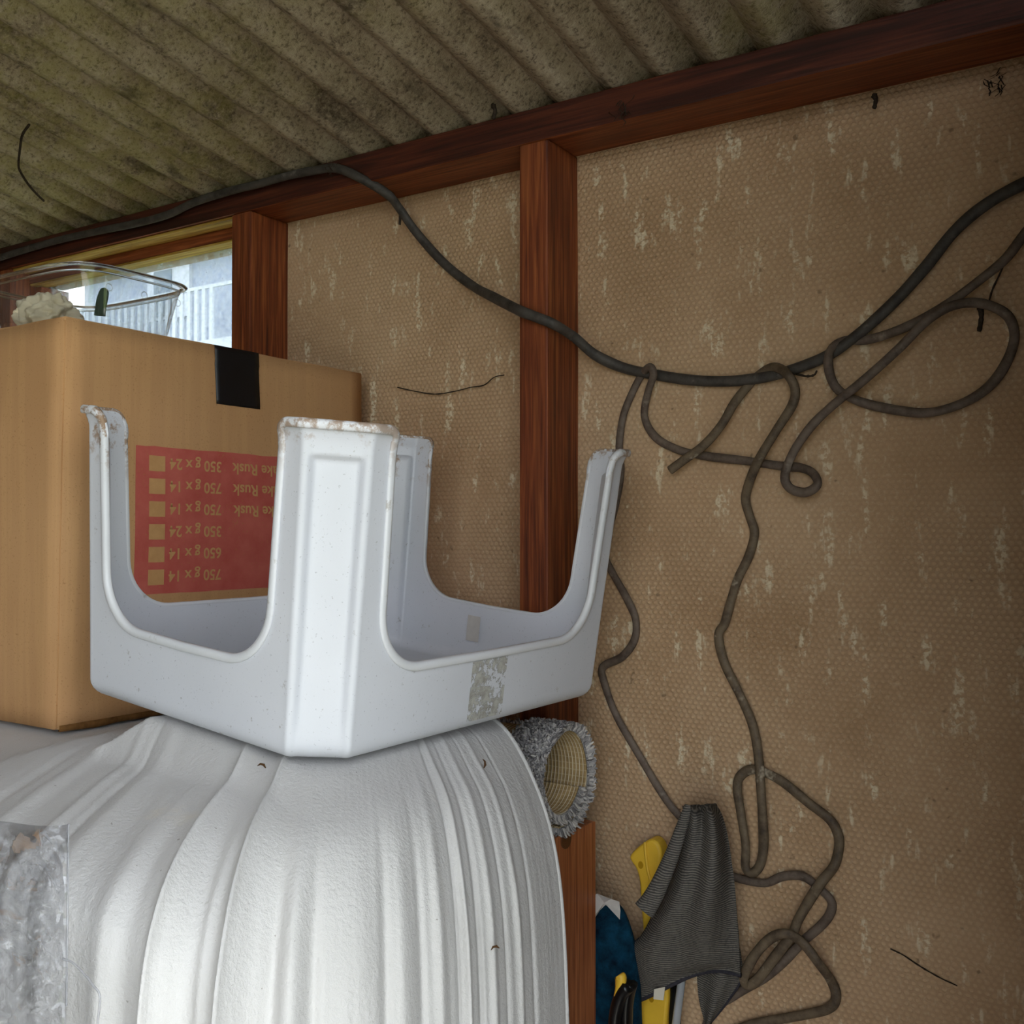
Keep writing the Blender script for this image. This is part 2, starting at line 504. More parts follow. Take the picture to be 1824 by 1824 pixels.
MT['grass'] = simple('lawn_grass', '#5e6f38', 0.95, 0.1, '#76844a', 3, 40, 0.6, 0.02)
MT['bounce_fill'] = simple('bounce_fill_ground', '#cbc2b2', 0.9, 0.15, '#bdb4a2', 5)  # pale tone stands in for sunlit ground, brightens the ceiling
MT['floor'] = simple('concrete_floor', '#77706a', 0.9, 0.2, '#5e5852', 6)
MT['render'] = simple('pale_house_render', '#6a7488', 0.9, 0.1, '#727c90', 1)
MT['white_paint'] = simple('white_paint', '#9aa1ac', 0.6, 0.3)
MT['blue_glass'] = simple('blue_grey_glazing', '#2c4258', 0.5, 0.2)
MT['slate'] = simple('grey_roof_tile', '#8b8f9a', 0.9, 0.1, '#777b86', 4)
MT['inner_board'] = simple('dusty_inner_boards', '#5f4f3e', 0.9, 0.1, '#4a3c2f', 12)

# ================================================================== SETTING
WY = 1.2            # inner face of the board wall
D = 0.0806          # depth of posts and beam
ZB = ZC + 0.500     # underside of the beam
XA, XB, XC, WP = -0.6727, -1.21, -1.86, 0.0433
SLOPE = math.tan(math.radians(10.5))
PITCHX = 0.0675

floor = boxm('floor', (-2.9, -2.6, -0.08), (0.0, 1.25, 0.0), MT['floor']); finish(floor, kind='structure')
ground = boxm('ground', (-60, -40, -0.3), (40, 60, -0.1), MT['grass'])
finish(ground, 'green lawn outside the shed', 'lawn', kind='structure')
bounce_slab = boxm('path', (0.0, -6, -0.12), (3.5, 4, -0.02), MT['bounce_fill']); finish(bounce_slab, 'unseen pale slab added beside the shed for bounce light', 'path', kind='structure')  # unseen, added to bounce neutral light into the shed

# ceiling of overlapping corrugated sheets
def roof_z(y): return ZC + 0.5440 + (WY - D - y) * SLOPE
ceiling = thing('ceiling', (-1.3, 0.2, ZC + 0.6), kind='structure')
A_C = 0.0165
def corr(x):
    a = (x + 0.616) / PITCHX * math.pi
    return A_C * (1.0 - 0.55 * abs(math.sin(a)) ** 0.9 * 2 * 0.9 + 0.5 * (1 + math.cos(2 * a)) * 0.45)
edges = [-3.0, -2.155, -1.345, -0.616, 0.128]
for k in range(len(edges) - 1):
    x0, x1 = edges[k] - 0.03, edges[k + 1] + 0.006
    lift = 0.0045 * (k % 2)
    nx = int((x1 - x0) / PITCHX * 14) + 1
    ys = [-2.7, -2.0, -1.3, -0.6, -0.2, 0.1, 0.35, 0.6, 0.8, 1.0, 1.15, 1.27]
    def fr(i, j, x0=x0, x1=x1, nx=nx, lift=lift):
        x = x0 + (x1 - x0) * i / (nx - 1); y = ys[j]
        sag = 0.004 * mnoise.noise(Vector((x * 3, y * 2, 5.1)))
        return (x, y, roof_z(y) + corr(x) + lift + sag)
    solidify(grid('roof_sheet', nx, len(ys), fr, MT['roof'], ceiling), 0.006, 1)

# beam along the wall top, posts
def timber(name, p0, p1, mat, wob=0.0012):
    o = boxm(name, p0, p1, mat, None, 0.003, 2); return finish(o, kind='structure')
MT['wood_shaded'] = wood('shaded_beam_wood', 'x', '#26120c', '#461f14', '#5c2d1b')  # darker copy of the beam wood, paints the shade on its front
beam = timber('trim_1', (-2.9, WY - D, ZB), (-0.04, WY + 0.02, ZB + 0.0435), MT['wood_beam'])
timber('trim_2', (XA - WP, WY - D, 0), (XA, WY + 0.02, ZB - 0.0005), MT['wood_post'])
timber('trim_3', (XB - WP, WY - D, 0), (XB, WY + 0.02, ZB - 0.0005), MT['wood_post'])
timber('trim_4', (XC - WP, WY - D, 0), (XC, WY + 0.02, ZB - 0.0005), MT['wood_post'])

beam.data.materials.append(MT['wood_shaded'])  # front face takes the wood with shade in its colour
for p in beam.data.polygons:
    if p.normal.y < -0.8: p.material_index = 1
# board wall: panels between the posts, window opening between trim_4 and trim_3
wall = thing('wall_back', (-1.3, WY, 0), kind='structure')
def panel(x0, x1, z0, z1, dy=0.0):
    n = 24; m = 24
    def f(i, j):
        x = lerp(x0, x1, i / (n - 1)); z = lerp(z0, z1, j / (m - 1))
        return (x, WY + dy + 0.004 * mnoise.noise(Vector((x * 2.5, z * 2.5, 1.7))) - 0.002, z)
    solidify(grid('wall_panel', n, m, f, MT['wall'], wall), 0.02, 1)
panel(XA - 0.02, -0.04, 0, ZB + 0.04)
panel(XB - 0.02, XA - 0.02, 0, ZB + 0.04, 0.001)
panel(XC - 0.02, XB - 0.02, 0, ZC - 0.35, 0.001)
panel(-2.9, XC - 0.02, 0, ZB + 0.04, 0.002)

# window
win = thing('window_1', ((XB + XC) / 2, WY, ZC - 0.35), kind='structure')
x0, x1 = XC, XB - WP
zt = ZB - 0.022
boxm('head_frame', (x0, WY - 0.042, zt), (x1, WY + 0.03, ZB + 0.001), MT['wood_beam'], win, 0.002)
boxm('beam_lit_strip', (x0, WY - 0.075, ZB - 0.0045), (x1, WY - 0.043, ZB - 0.0005), MT['wood_lit'], win, 0.0008)  # added strip, its yellow stands in for daylight under the beam
boxm('head_lit_strip', (x0, WY - 0.040, zt - 0.004), (x1, WY - 0.012, zt - 0.0003), MT['wood_lit'], win, 0.0008)  # added strip, daylight on the frame's underside painted in yellow
boxm('window_sill', (x0, WY - 0.05, ZC - 0.36), (x1, WY + 0.04, ZC - 0.335), MT['wood_beam'], win, 0.002)
boxm('side_frame', (x0, WY - 0.03, ZC - 0.334), (x0 + 0.02, WY + 0.03, zt - 0.005), MT['wood_beam'], win, 0.002)
boxm('side_frame', (x1 - 0.006, WY - 0.005, ZC - 0.334), (x1, WY + 0.03, zt - 0.005), MT['wood_beam'], win, 0.002)
boxm('pane', (x0 + 0.003, WY - 0.009, ZC - 0.336), (x1 - 0.001, WY - 0.006, zt - 0.001), MT['glass'], win)

# the other walls of the shed (outside the picture): doorway in the end wall where the camera stands
for nm, p0, p1 in (('wall_left', (-2.96, -2.56, 0), (-2.9, 1.25, 2.8)),
                   ('wall_front', (-2.9, -2.56, 0), (-0.05, -2.5, 2.7))):
    finish(boxm(nm, p0, p1, MT['inner_board']), kind='structure')
wr = thing('wall_right', (-0.02, 0.2, 0), kind='structure')
boxm('wall_board', (-0.05, 0.46, 0), (0.0, 1.22, 2.03), MT['inner_board'], wr)
boxm('corner_post', (-0.05, -2.56, 0), (0.0, -2.5, 2.2), MT['wood_post'], wr)
boxm('header', (-0.05, -2.5, 2.06), (0.0, 0.46, 2.16), MT['wood_beam'], wr)

# ================================================================== CARDBOARD BOX
BX, BY0, BY1, BZ0, BZ1 = -1.0252, 0.681, 1.10, ZC - 0.2155, ZC + 0.234
BY1 = 1.165
bx = thing('cardboard_box', (-1.28, 0.92, BZ0), 'large brown cardboard box with red printed panel standing upside down', 'box')
BXL = -1.56
def card_face(name, P00, P10, P11, P01, nrm, bul, mat=MT['card'], th=0.004):
    n = 20
    P00, P10, P11, P01 = map(Vector, (P00, P10, P11, P01)); nrm = Vector(nrm)
    def f(i, j):
        a, b = i / (n - 1), j / (n - 1)
        p = P00.lerp(P10, a).lerp(P01.lerp(P11, a), b)
        w = math.sin(math.pi * a) * math.sin(math.pi * b)
        return p + nrm * (bul * w + 0.0012 * mnoise.noise(Vector((a * 5, b * 5, bul * 900))))
    return solidify(grid(name, n, n, f, mat, bx), th, 0)
lean = -0.010
card_face('side_wall', (BX + lean, BY0, BZ0), (BX, BY1, BZ0), (BX, BY1, BZ1), (BX, BY0, BZ1), (1, 0, 0), 0.003)
card_face('front_wall', (BXL, BY0, BZ0), (BX + lean, BY0, BZ0), (BX, BY0, BZ1), (BXL, BY0, BZ1), (0, -1, 0), 0.003)
card_face('back_wall', (BXL, BY1, BZ0), (BX, BY1, BZ0), (BX, BY1, BZ1), (BXL, BY1, BZ1), (0, 1, 0), 0.001)
card_face('far_wall', (BXL, BY0, BZ0), (BXL, BY1, BZ0), (BXL, BY1, BZ1), (BXL, BY0, BZ1), (-1, 0, 0), 0.001)
ym = (BY0 + BY1) / 2; xm = (BX + BXL) / 2
card_face('top_flap', (BXL, BY0, BZ1), (xm - 0.001, BY0, BZ1), (xm - 0.001, BY1, BZ1), (BXL, BY1, BZ1), (0, 0, 1), -0.002)
card_face('top_flap', (xm + 0.001, BY0 - 0.001, BZ1), (BX + 0.001, BY0 - 0.001, BZ1), (BX + 0.001, BY1, BZ1), (xm + 0.001, BY1, BZ1), (0, 0, 1), -0.002)
card_face('bottom_flap', (BXL, BY0, BZ0 + 0.003), (BX + lean, BY0, BZ0 + 0.003), (BX, BY1, BZ0 + 0.003), (BXL, BY1, BZ0 + 0.003), (0, 0, -1), 0.0, MT['card'])
# torn lower edge of the outer flap showing below the side wall
def low(i, j):
    a = i / 30
    y = lerp(BY0 + 0.002, BY1 - 0.05, a)
    d = (0.004 + 0.003 * mnoise.noise(Vector((a * 14, 2.2, 0)))) * (1 - a * 0.5)
    return (BX + lean * (1 - a) + 0.002, y, BZ0 + (0.004 if j else -d + 0.001))
solidify(grid('worn_edge', 31, 2, low, MT['edge_dark'], bx), 0.003, 0)
finish(bx.children[-1], 'worn darker bottom edge')

def side_x(y, z):
    """x of the outer side wall at (y,z)"""
    a = (y - BY0) / (BY1 - BY0); b = (z - BZ0) / (BZ1 - BZ0)
    return BX + lean * (1 - a) * (1 - b) + 0.003 * math.sin(math.pi * a) * math.sin(math.pi * b) + 0.0012 * mnoise.noise(Vector((a * 5, b * 5, 2.7))) + 0.0020
def patch(name, y0, y1, z0, z1, mat, off, parent, n=8, wav=0.0):
    def f(i, j):
        y = lerp(y0, y1, i / (n - 1)); z = lerp(z0, z1, j / (n - 1))
        if wav and j in (0, n - 1): z += wav * mnoise.noise(Vector((y * 70, j * 3.3, 0)))
        return (side_x(y, z) + off, y, z)
    return grid(name, n, n, f, mat, parent)
pY0, pY1 = 0.7725, 1.10
red = patch('printed_panel', pY0, pY1, ZC - 0.0735, ZC + 0.1015, MT['red'], 0.0003, bx, 26, 0.0012)
finish(red, 'red printed panel with upside-down lettering')
tp = patch('tape_strip', 0.0, 0.0, 0, 0, MT['tape'], 0, bx, 2)
bpy.data.objects.remove(tp)
q0 = atX(388, 720, BX); q1 = atX(462, 723, BX)
def tapef(i, j):
    y = lerp(0.8855, 0.9585, i / 9) + (0.004 * (1 - min(1, j / 14)))
    if j < 14:
        z = lerp(q0.z, BZ1 + 0.0015, j / 13)
        return (side_x(y, min(z, BZ1 - 0.001)) + 0.0008 + 0.001 * (j > 9), y, z)
    return (BX + 0.003 - 0.012 * (j - 13), y, BZ1 + 0.003)
solidify(grid('tape_strip', 10, 22, tapef, MT['tape'], bx), 0.0006, 1)
finish(bx.children[-1], 'black tape folded over the top edge')

def text_mesh(body, yR, z_c, width, height, parent, off=0.0008):
    cu = bpy.data.curves.new('print', 'FONT'); cu.body = body; cu.size = 1.0
    cu.resolution_u = 4; cu.offset = 0.020
    t = bpy.data.objects.new('print', cu); COL.objects.link(t)
    dg = bpy.context.evaluated_depsgraph_get(); dg.update()
    me = bpy.data.meshes.new_from_object(t.evaluated_get(dg))
    bpy.data.objects.remove(t); bpy.data.curves.remove(cu)
    xs = [v.co.x for v in me.vertices]
    cap = 0.70
    kx = width / (max(xs) - min(xs)); kz = height / cap
    mx = min(xs)
    for v in me.vertices:
        y = yR - (v.co.x - mx) * kx           # reads right to left: the box stands on its head
        z = z_c + height / 2 - v.co.y * kz
        v.co = (side_x(y, z) + off, y, z)
    me.name = 'printed_words'; me.materials.clear(); me.materials.append(MT['print_card'])
    o = bpy.data.objects.new('printed_words', me); COL.objects.link(o); attach(o, parent)
    return o
rows = ['350 g x 24', '750 g x 14', '750 g x 14', '350 g x 24', '650 g x 14', '750 g x 14']
for k, s in enumerate(rows):
    v = 825.5 + 40.6 * k
    c = atX(280, v, BX + 0.002)
    ya = atX(266, v, BX + 0.002).y; yb = atX(294, v, BX + 0.002).y
    patch('tick_box', ya, yb, c.z - 0.0093, c.z + 0.0093, MT['print_card'], 0.0009, red, 6, 0.0005)
    yl = atX(302, v, BX + 0.002).y; yr = atX(393, v, BX + 0.002).y
    text_mesh(s, yr, c.z + 0.0003, yr - yl, 0.0130, red)
    if k < 3:
        yl = atX(412 + k, v, BX + 0.002).y
        text_mesh('Cake Rusk', yl + 0.094, c.z - 0.0005, 0.094, 0.0140, red)

# ================================================================== CLEAR TUB, its contents
TZ0, TZ1 = BZ1 + 0.0045, ZC + 0.301
tx0, tx1, ty0, ty1 = -1.245, -1.018, 0.690, 0.862
tub = thing('plastic_tub', ((tx0 + tx1) / 2, (ty0 + ty1) / 2, TZ0), 'clear plastic food tub standing on top of the cardboard box', 'tub')
def tub_ring(inset, z, rib=0.0, n=160, r=0.04):
    out = []
    cx, cy = (tx0 + tx1) / 2, (ty0 + ty1) / 2
    hx, hy = (tx1 - tx0) / 2 - inset, (ty1 - ty0) / 2 - inset
    for k in range(n):
        a = 2 * math.pi * k / n
        c, s = math.cos(a), math.sin(a)
        p = 4.5
        q = (abs(c) ** p + abs(s) ** p) ** (-1 / p)
        rb = rib * max(0, math.sin(k * 2 * math.pi / 8)) ** 3 * (1 if (abs(abs(c) - abs(s)) < 0.75) else 0.25)
        out.append(Vector((cx + (hx - rb) * c * q, cy + (hy - rb) * s * q, z)))
    return out
levels = [(0.030, TZ0 + 0.0015, 0), (0.020, TZ0 + 0.001, 0), (0.0165, TZ0 + 0.004, 0.001), (0.013, lerp(TZ0, TZ1, .35), 0.003), (0.009, lerp(TZ0, TZ1, .65), 0.003), (0.006, lerp(TZ0, TZ1, .85), 0.002), (0.005, TZ1 - 0.004, 0.0), (0.0045, TZ1, 0)]
rings = [tub_ring(*l) for l in levels]
V = [p for r in rings for p in r]; n = 160
Fc = [(a * n + k, a * n + (k + 1) % n, (a + 1) * n + (k + 1) % n, (a + 1) * n + k) for a in range(len(rings) - 1) for k in range(n)]
Fc.append(tuple(range(n)))
mobj('tub_body', V, Fc, MT['tub'], tub, True)
sweep('rim', tub_ring(0.001, TZ1), (0, 0, 1), 0.009, 0.0035, MT['tub_rim'], tub, 8, True)
sweep('rim_step', tub_ring(0.0052, TZ1 - 0.006), (0, 0, 1), 0.0025, 0.0025, MT['tub_rim'], tub, 6, True)
for k in range(3):
    yy = 0.735 + 0.048 * k; zz = TZ1 - 0.022
    hv = [Vector((tx1 - 0.0068, yy + 0.0042 * math.cos(q), zz + 0.0042 * math.sin(q))) for q in [2 * math.pi * i / 16 for i in range(16)]]
    sweep('vent_hole', hv, (1, 0, 0), 0.0008, 0.0008, MT['tub_rim'], tub, 6, True)

# crumpled tissue
def tissue(i, j):
    a = 2 * math.pi * i / 120; b = math.pi * j / 60
    d = Vector((math.sin(b) * math.cos(a), math.sin(b) * math.sin(a), math.cos(b)))
    rr = 1 + 0.35 * mnoise.noise(d * 2.1 + Vector((3, 1, 0))) + 0.13 * (abs(math.sin(a * 6 + 4 * b + 2 * mnoise.noise(d * 3))) - 0.5) + 0.16 * (abs(mnoise.noise(d * 5)) - 0.2)
    return Vector((-1.150, 0.740, TZ0 + 0.022)) + Vector((d.x * 0.036, d.y * 0.032, max(d.z * 0.024, -0.024 + 0.002 * d.x))) * rr
ts = grid('paper_tissue', 120, 61, tissue, MT['tissue'], None, True, True)
for v in ts.data.vertices: v.co.z = max(v.co.z, TZ0 + 0.003)
finish(ts, 'crumpled cream tissue inside the clear tub', 'tissue')
# green peg
pk = [(690, 525), (694, 500), (700, 470), (703, 440), (708, 410), (716, 380), (730, 345), (745, 322), (765, 318), (780, 330), (786, 352), (784, 385), (776, 425), (768, 460), (764, 500), (762, 530)]
pk = [atY(u0 / 4.145 if False else u0 * 440 / 1824, 440 + (v0 - 20) * 440 / 1824, 0.80) for u0, v0 in pk]
base = min(p.z for p in pk)
for p in pk:
    if p.z < TZ0 + 0.03: p.z = lerp(p.z, TZ0 + 0.004, 1.0) if p.z < base + 0.004 else p.z
gp = extrude_poly('plant_label', pk, Vector((0.0, 0.004, 0)), MT['green_pl'], None, 0.001)
finish(gp, 'small green plastic stick standing in the clear tub', 'stick')

# ================================================================== STEP STOOL, upside down
SS = 0.9
s_pos = Vector((-0.8296, 0.9384, -0.1897)) * SS + Vector((0, 0, ZC))
sa, sb, sch, sh, sk = 0.196 * SS, 0.2509 * SS, 0.0419 * SS, 0.3119 * SS, 0.0439
s_rot = (Matrix.Rotation(0.0182, 3, 'X') @ Matrix.Rotation(0.1039, 3, 'Y') @ Matrix.Rotation(-0.0509, 3, 'Z'))
stool = thing('step_stool', s_pos, 'pale grey plastic step stool lying upside down, legs in the air', 'stool')
def s_world(p): return s_rot @ Vector(p) + s_pos

# contour: list of (x, y, top height, chamfer coordinate or None)
zU, rU, rT = 0.076, 0.050, 0.013
def side_profile(H):
    """half opening: list of (e, top) from the middle outwards"""
    wt = H - 0.024; eb = wt - 0.004
    e0 = eb - rU
    pts = [(e0 * q / 5, zU + 0.001 * q / 5) for q in range(5)]
    for k in range(13):
        q = math.pi / 2 * k / 12 * 0.97
        pts.append((e0 + rU * math.sin(q), zU + 0.001 + rU * (1 - math.cos(q))))
    el, zl = pts[-1]
    for k in range(1, 14):
        pts.append((lerp(el, wt, k / 14), lerp(zl, sh - rT, k / 14)))
    for k in range(8):
        q = math.pi / 2 * k / 7
        pts.append((wt + rT * (1 - math.cos(q)), sh - rT + rT * math.sin(q)))
    pts += [(lerp(wt + rT, H - 0.002, t), sh) for t in (0.5, 1.0)]
    return pts
cont = []
# sides in order: y=-b (left to right), x=+a (front to back), y=+b, x=-a ; chamfer after each side
def add_side(cx, cy, dx, dy, H):
    pr = side_profile(H)
    full = [(-e, t) for e, t in pr[::-1]] + pr[1:]
    for e, t in full: cont.append((cx + dx * e, cy + dy * e, t, None))
def add_chamfer(p, q):
    N = 26
    for k in range(N + 1):
        t = k / N
        # rounded start and end
        x, y = lerp(p[0], q[0], t), lerp(p[1], q[1], t)
        cont.append((x, y, sh, t - 0.5))
add_side(0, -sb, 1, 0, sa - sch); add_chamfer((sa - sch, -sb), (sa, -sb + sch))
add_side(sa, 0, 0, 1, sb - sch); add_chamfer((sa, sb - sch), (sa - sch, sb))
add_side(0, sb, -1, 0, sa - sch); add_chamfer((-sa + sch, sb), (-sa, sb - sch))
add_side(-sa, 0, 0, -1, sb - sch); add_chamfer((-sa, -sb + sch), (-sa + sch, -sb))
NC = len(cont)
# soften the octagon corners
def c_norm(i):
    a = cont[(i - 1) % NC]; b = cont[(i + 1) % NC]
    t = Vector((b[0] - a[0], b[1] - a[1], 0))
    if t.length < 1e-9: return Vector((0, 0, 0))
    t.normalize(); return Vector((t.y, -t.x, 0))
norms = [c_norm(i) for i in range(NC)]
norms = [sum((norms[(i + d) % NC] for d in range(-2, 3)), Vector()).normalized() for i in range(NC)]
# smooth the normals over arc length for flare / recess direction
def recess(c, z):
    if c is None: return 0.0
    f = 1 - sstep(0.30, 0.40, abs(c))
    g = sstep(0.012, 0.05, z) * (0.45 + 0.55 * sstep(0.0, 0.7 * sh, z))
    g *= 1 - sstep(0.885 * sh, 0.905 * sh, z)
    ridge = 0.0012 * math.exp(-((abs(c) - 0.44) / 0.05) ** 2)
    return -0.0062 * f * g + ridge
def s_point(i, z, inset=0.0):
    x, y, t, c = cont[i]
    k = 1 + sk * z / sa; k2 = 1 + sk * z / sb
    n = norms[i]
    flare = 0.005 * sstep(sh - 0.02, sh, z)
    off = recess(c, z) + flare
    return Vector((x * k * (1 - inset / sa) + n.x * off, y * k2 * (1 - inset / sb) + n.y * off, z))
rb = 0.016
rows_z = []
V = []; NR = 0
def column(i):
    x, y, t, c = cont[i]
    col = []
    for f in (0.0, 0.5, 0.9):                        # platform
        col.append(Vector((x * f * 0.9, y * f * 0.9, 0)))
    for k in range(7):                               # bottom fillet
        q = math.pi / 2 * k / 6
        col.append(s_point(i, rb * (1 - math.cos(q)), rb * (1 - math.sin(q))))
    fr = [0.03, 0.08, .15, .22, .3, .38, .46, .54, .62, .70, .76, .82, .855, .87, .88, .886, .892, .898, .904, .91, .92, .935, .95, .965, .98, .99, 1.0]
    for f in fr: col.append(s_point(i, lerp(rb, t, f)))
    return col
cols = [column(i) for i in range(NC)]
NR = len(cols[0])
V = [s_world(p) for c in cols for p in c]
Fc = []
for i in range(NC):
    i2 = (i + 1) % NC
    for j in range(NR - 1):
        if j == 0: Fc.append((i * NR, i * NR + 1, i2 * NR + 1)) if False else Fc.append((i * NR, i2 * NR + 1, i * NR + 1))
        else: Fc.append((i * NR + j, i2 * NR + j, i2 * NR + j + 1, i * NR + j + 1))
body = mobj('stool_body', V, Fc, MT['stool'], stool, True)
bm = bmesh.new(); bm.from_mesh(body.data)
bmesh.ops.remove_doubles(bm, verts=bm.verts, dist=0.00002)
bmesh.ops.recalc_face_normals(bm, faces=bm.faces)
ctr = s_world((0, 0, 0.05))
bm.faces.ensure_lookup_table()
f0 = max(bm.faces, key=lambda f: (f.calc_center_median() - ctr).length)
if f0.normal.dot(f0.calc_center_median() - ctr) < 0: bmesh.ops.reverse_faces(bm, faces=bm.faces)
bm.to_mesh(body.data); bm.free()
for p in body.data.polygons: p.use_smooth = True
solidify(body, 0.003, -1)
path = []; nl = []
for i in range(NC):
    p = s_world(s_point(i, cont[i][2]))
    if path and (p - path[-1]).length < 0.0004: continue
    path.append(p); nl.append(s_rot @ norms[i])
# rim bead: in-surface width, proud of the wall
rv = []; rf = []
NP = len(path)
for i in range(NP):
    t = (path[(i + 1) % NP] - path[(i - 1) % NP]).normalized()
    n = nl[i]; n = (n - t * n.dot(t)).normalized()
    b = n.cross(t).normalized()
    if b.dot(s_rot @ Vector((0, 0, 1))) < -0.2: b = b
    sec = [(-0.0075, 0.0002), (-0.0072, 0.0016), (-0.006, 0.0026), (-0.003, 0.0028), (-0.0006, 0.0022), (0.0006, 0.0006), (0.0007, -0.0026), (0.0, -0.0036), (-0.003, -0.0034)]
    for e, h_ in sec: rv.append(path[i] - b * (-e) * 1.0 + n * h_ if False else path[i] + b * (e) * RIMSIGN + n * h_) if False else rv.append((path[i], b, n, e, h_))
# choose the sign of b so that the bead lies on the plastic, not in the opening
sgn = 1.0
i_test = next(i for i in range(NP) if abs((s_rot.transposed() @ (path[i] - s_pos)).z - zU) < 0.001)
bt = rv[i_test * 9][1]
sgn = 1.0 if (s_rot.transposed() @ bt).z > 0 else -1.0
rv = [p + b * (e * sgn) + n * h_ for p, b, n, e, h_ in rv]
for i in range(NP):
    i2 = (i + 1) % NP
    for k in range(9):
        rf.append((i * 9 + k, i * 9 + (k + 1) % 9, i2 * 9 + (k + 1) % 9, i2 * 9 + k))
mobj('rim', rv, rf, MT['stool_rim'], stool, True)
# torn label residue on the right hand face (x=+a)
def lab(i, j):
    y = lerp(-0.035, 0.020, i / 5); z = lerp(0.010, zU - 0.008, j / 5)
    return s_world((sa + sk * z + 0.0006, y * (1 + sk * z / sb), z))
finish(mobj('label_residue', [lab(i, j) for i in range(6) for j in range(6)], [(i * 6 + j, (i + 1) * 6 + j, (i + 1) * 6 + j + 1, i * 6 + j + 1) for i in range(5) for j in range(5)], MT['residue'], stool), 'greyish remains of a torn-off label')
# pale sticker and moulded ribs inside
for (x_, y_, z_, w_, h_) in ((-0.02, sb - 0.0045, 0.045, 0.020, 0.032),):
    q = [s_world((x_ - w_ / 2, y_, z_ - h_ / 2)), s_world((x_ + w_ / 2, y_, z_ - h_ / 2)), s_world((x_ + w_ / 2, y_ + 0.001, z_ + h_ / 2)), s_world((x_ - w_ / 2, y_ + 0.001, z_ + h_ / 2))]
    finish(mobj('inner_sticker', q, [(0, 1, 2, 3)], MT['paper'], stool), 'white paper sticker')

# ================================================================== WHITE CLOTH
ctrl = [  # C(x,y)  I(x,y)  side weight (1 = steep right side, 0 = front)
    (-0.505, 0.865, -0.80, 0.97, 1.0),
    (-0.490, 0.79, -0.80, 0.95, 1.0),
    (-0.478, 0.70, -0.80, 0.935, 1.0),
    (-0.474, 0.61, -0.81, 0.925, 1.0),
    (-0.490, 0.525, -0.83, 0.93, 0.85),
    (-0.535, 0.465, -0.87, 0.98, 0.55),
    (-0.60, 0.437, -0.93, 1.0, 0.25),
    (-0.70, 0.425, -1.02, 1.0, 0.05),
    (-0.82, 0.42, -1.12, 1.0, 0.0),
    (-1.00, 0.42, -1.27, 1.0, 0.0),
    (-1.30, 0.42, -1.50, 1.0, 0.0)]
NS = 760
dense = catmull(ctrl, 80)
# resample by arc length of C
acc = [0.0]
for a, b in zip(dense, dense[1:]): acc.append(acc[-1] + math.hypot(b[0] - a[0], b[1] - a[1]))
SL = acc[-1]
def c_at(s):
    import bisect
    i = min(max(bisect.bisect_left(acc, s), 1), len(acc) - 1)
    t = (s - acc[i - 1]) / max(1e-9, acc[i] - acc[i - 1])
    return tuple(lerp(a, b, t) for a, b in zip(dense[i - 1], dense[i]))
# drop profiles (d from contour, drop below the top)
pr_side = [(-0.40, 0), (-0.30, 0), (-0.20, 0.001), (-0.13, 0.006), (-0.09, 0.014), (-0.055, 0.032), (-0.028, 0.066), (-0.010, 0.110), (0.0, 0.165), (0.006, 0.25), (0.010, 0.36), (0.012, 0.56)]
pr_front = [(-0.50, 0), (-0.38, 0), (-0.27, 0.001), (-0.20, 0.004), (-0.14, 0.010), (-0.09, 0.016), (-0.045, 0.023), (-0.016, 0.030), (0.0, 0.042), (0.006, 0.09), (0.010, 0.25), (0.012, 0.56)]
NTs = 18
ps, pf = catmull(pr_side, NTs), catmull(pr_front, NTs)
NT = len(ps)
s_n = s_rot @ Vector((0, 0, 1))
s_inv = s_rot.transposed()
def top_z(x, y):
    base = ZC - 0.2045 - 0.0145 * sstep(-0.92, -1.00, x) if False else ZC - lerp(0.2045, 0.2215, sstep(0.92, 1.0, -x))
    # below the stool the cloth follows its underside
    lx = s_inv @ Vector((x - s_pos.x, y - s_pos.y, 0))
    ex = max(lx.x - (sa - 0.025), -lx.x - (sa - 0.125), abs(lx.y) - (sb - 0.02), 0)
    m = 1 - sstep(0.0, 0.055, ex)
    zp = s_pos.z - (s_n.x * (x - s_pos.x) + s_n.y * (y - s_pos.y)) / s_n.z - 0.004
    return lerp(base, zp, m)
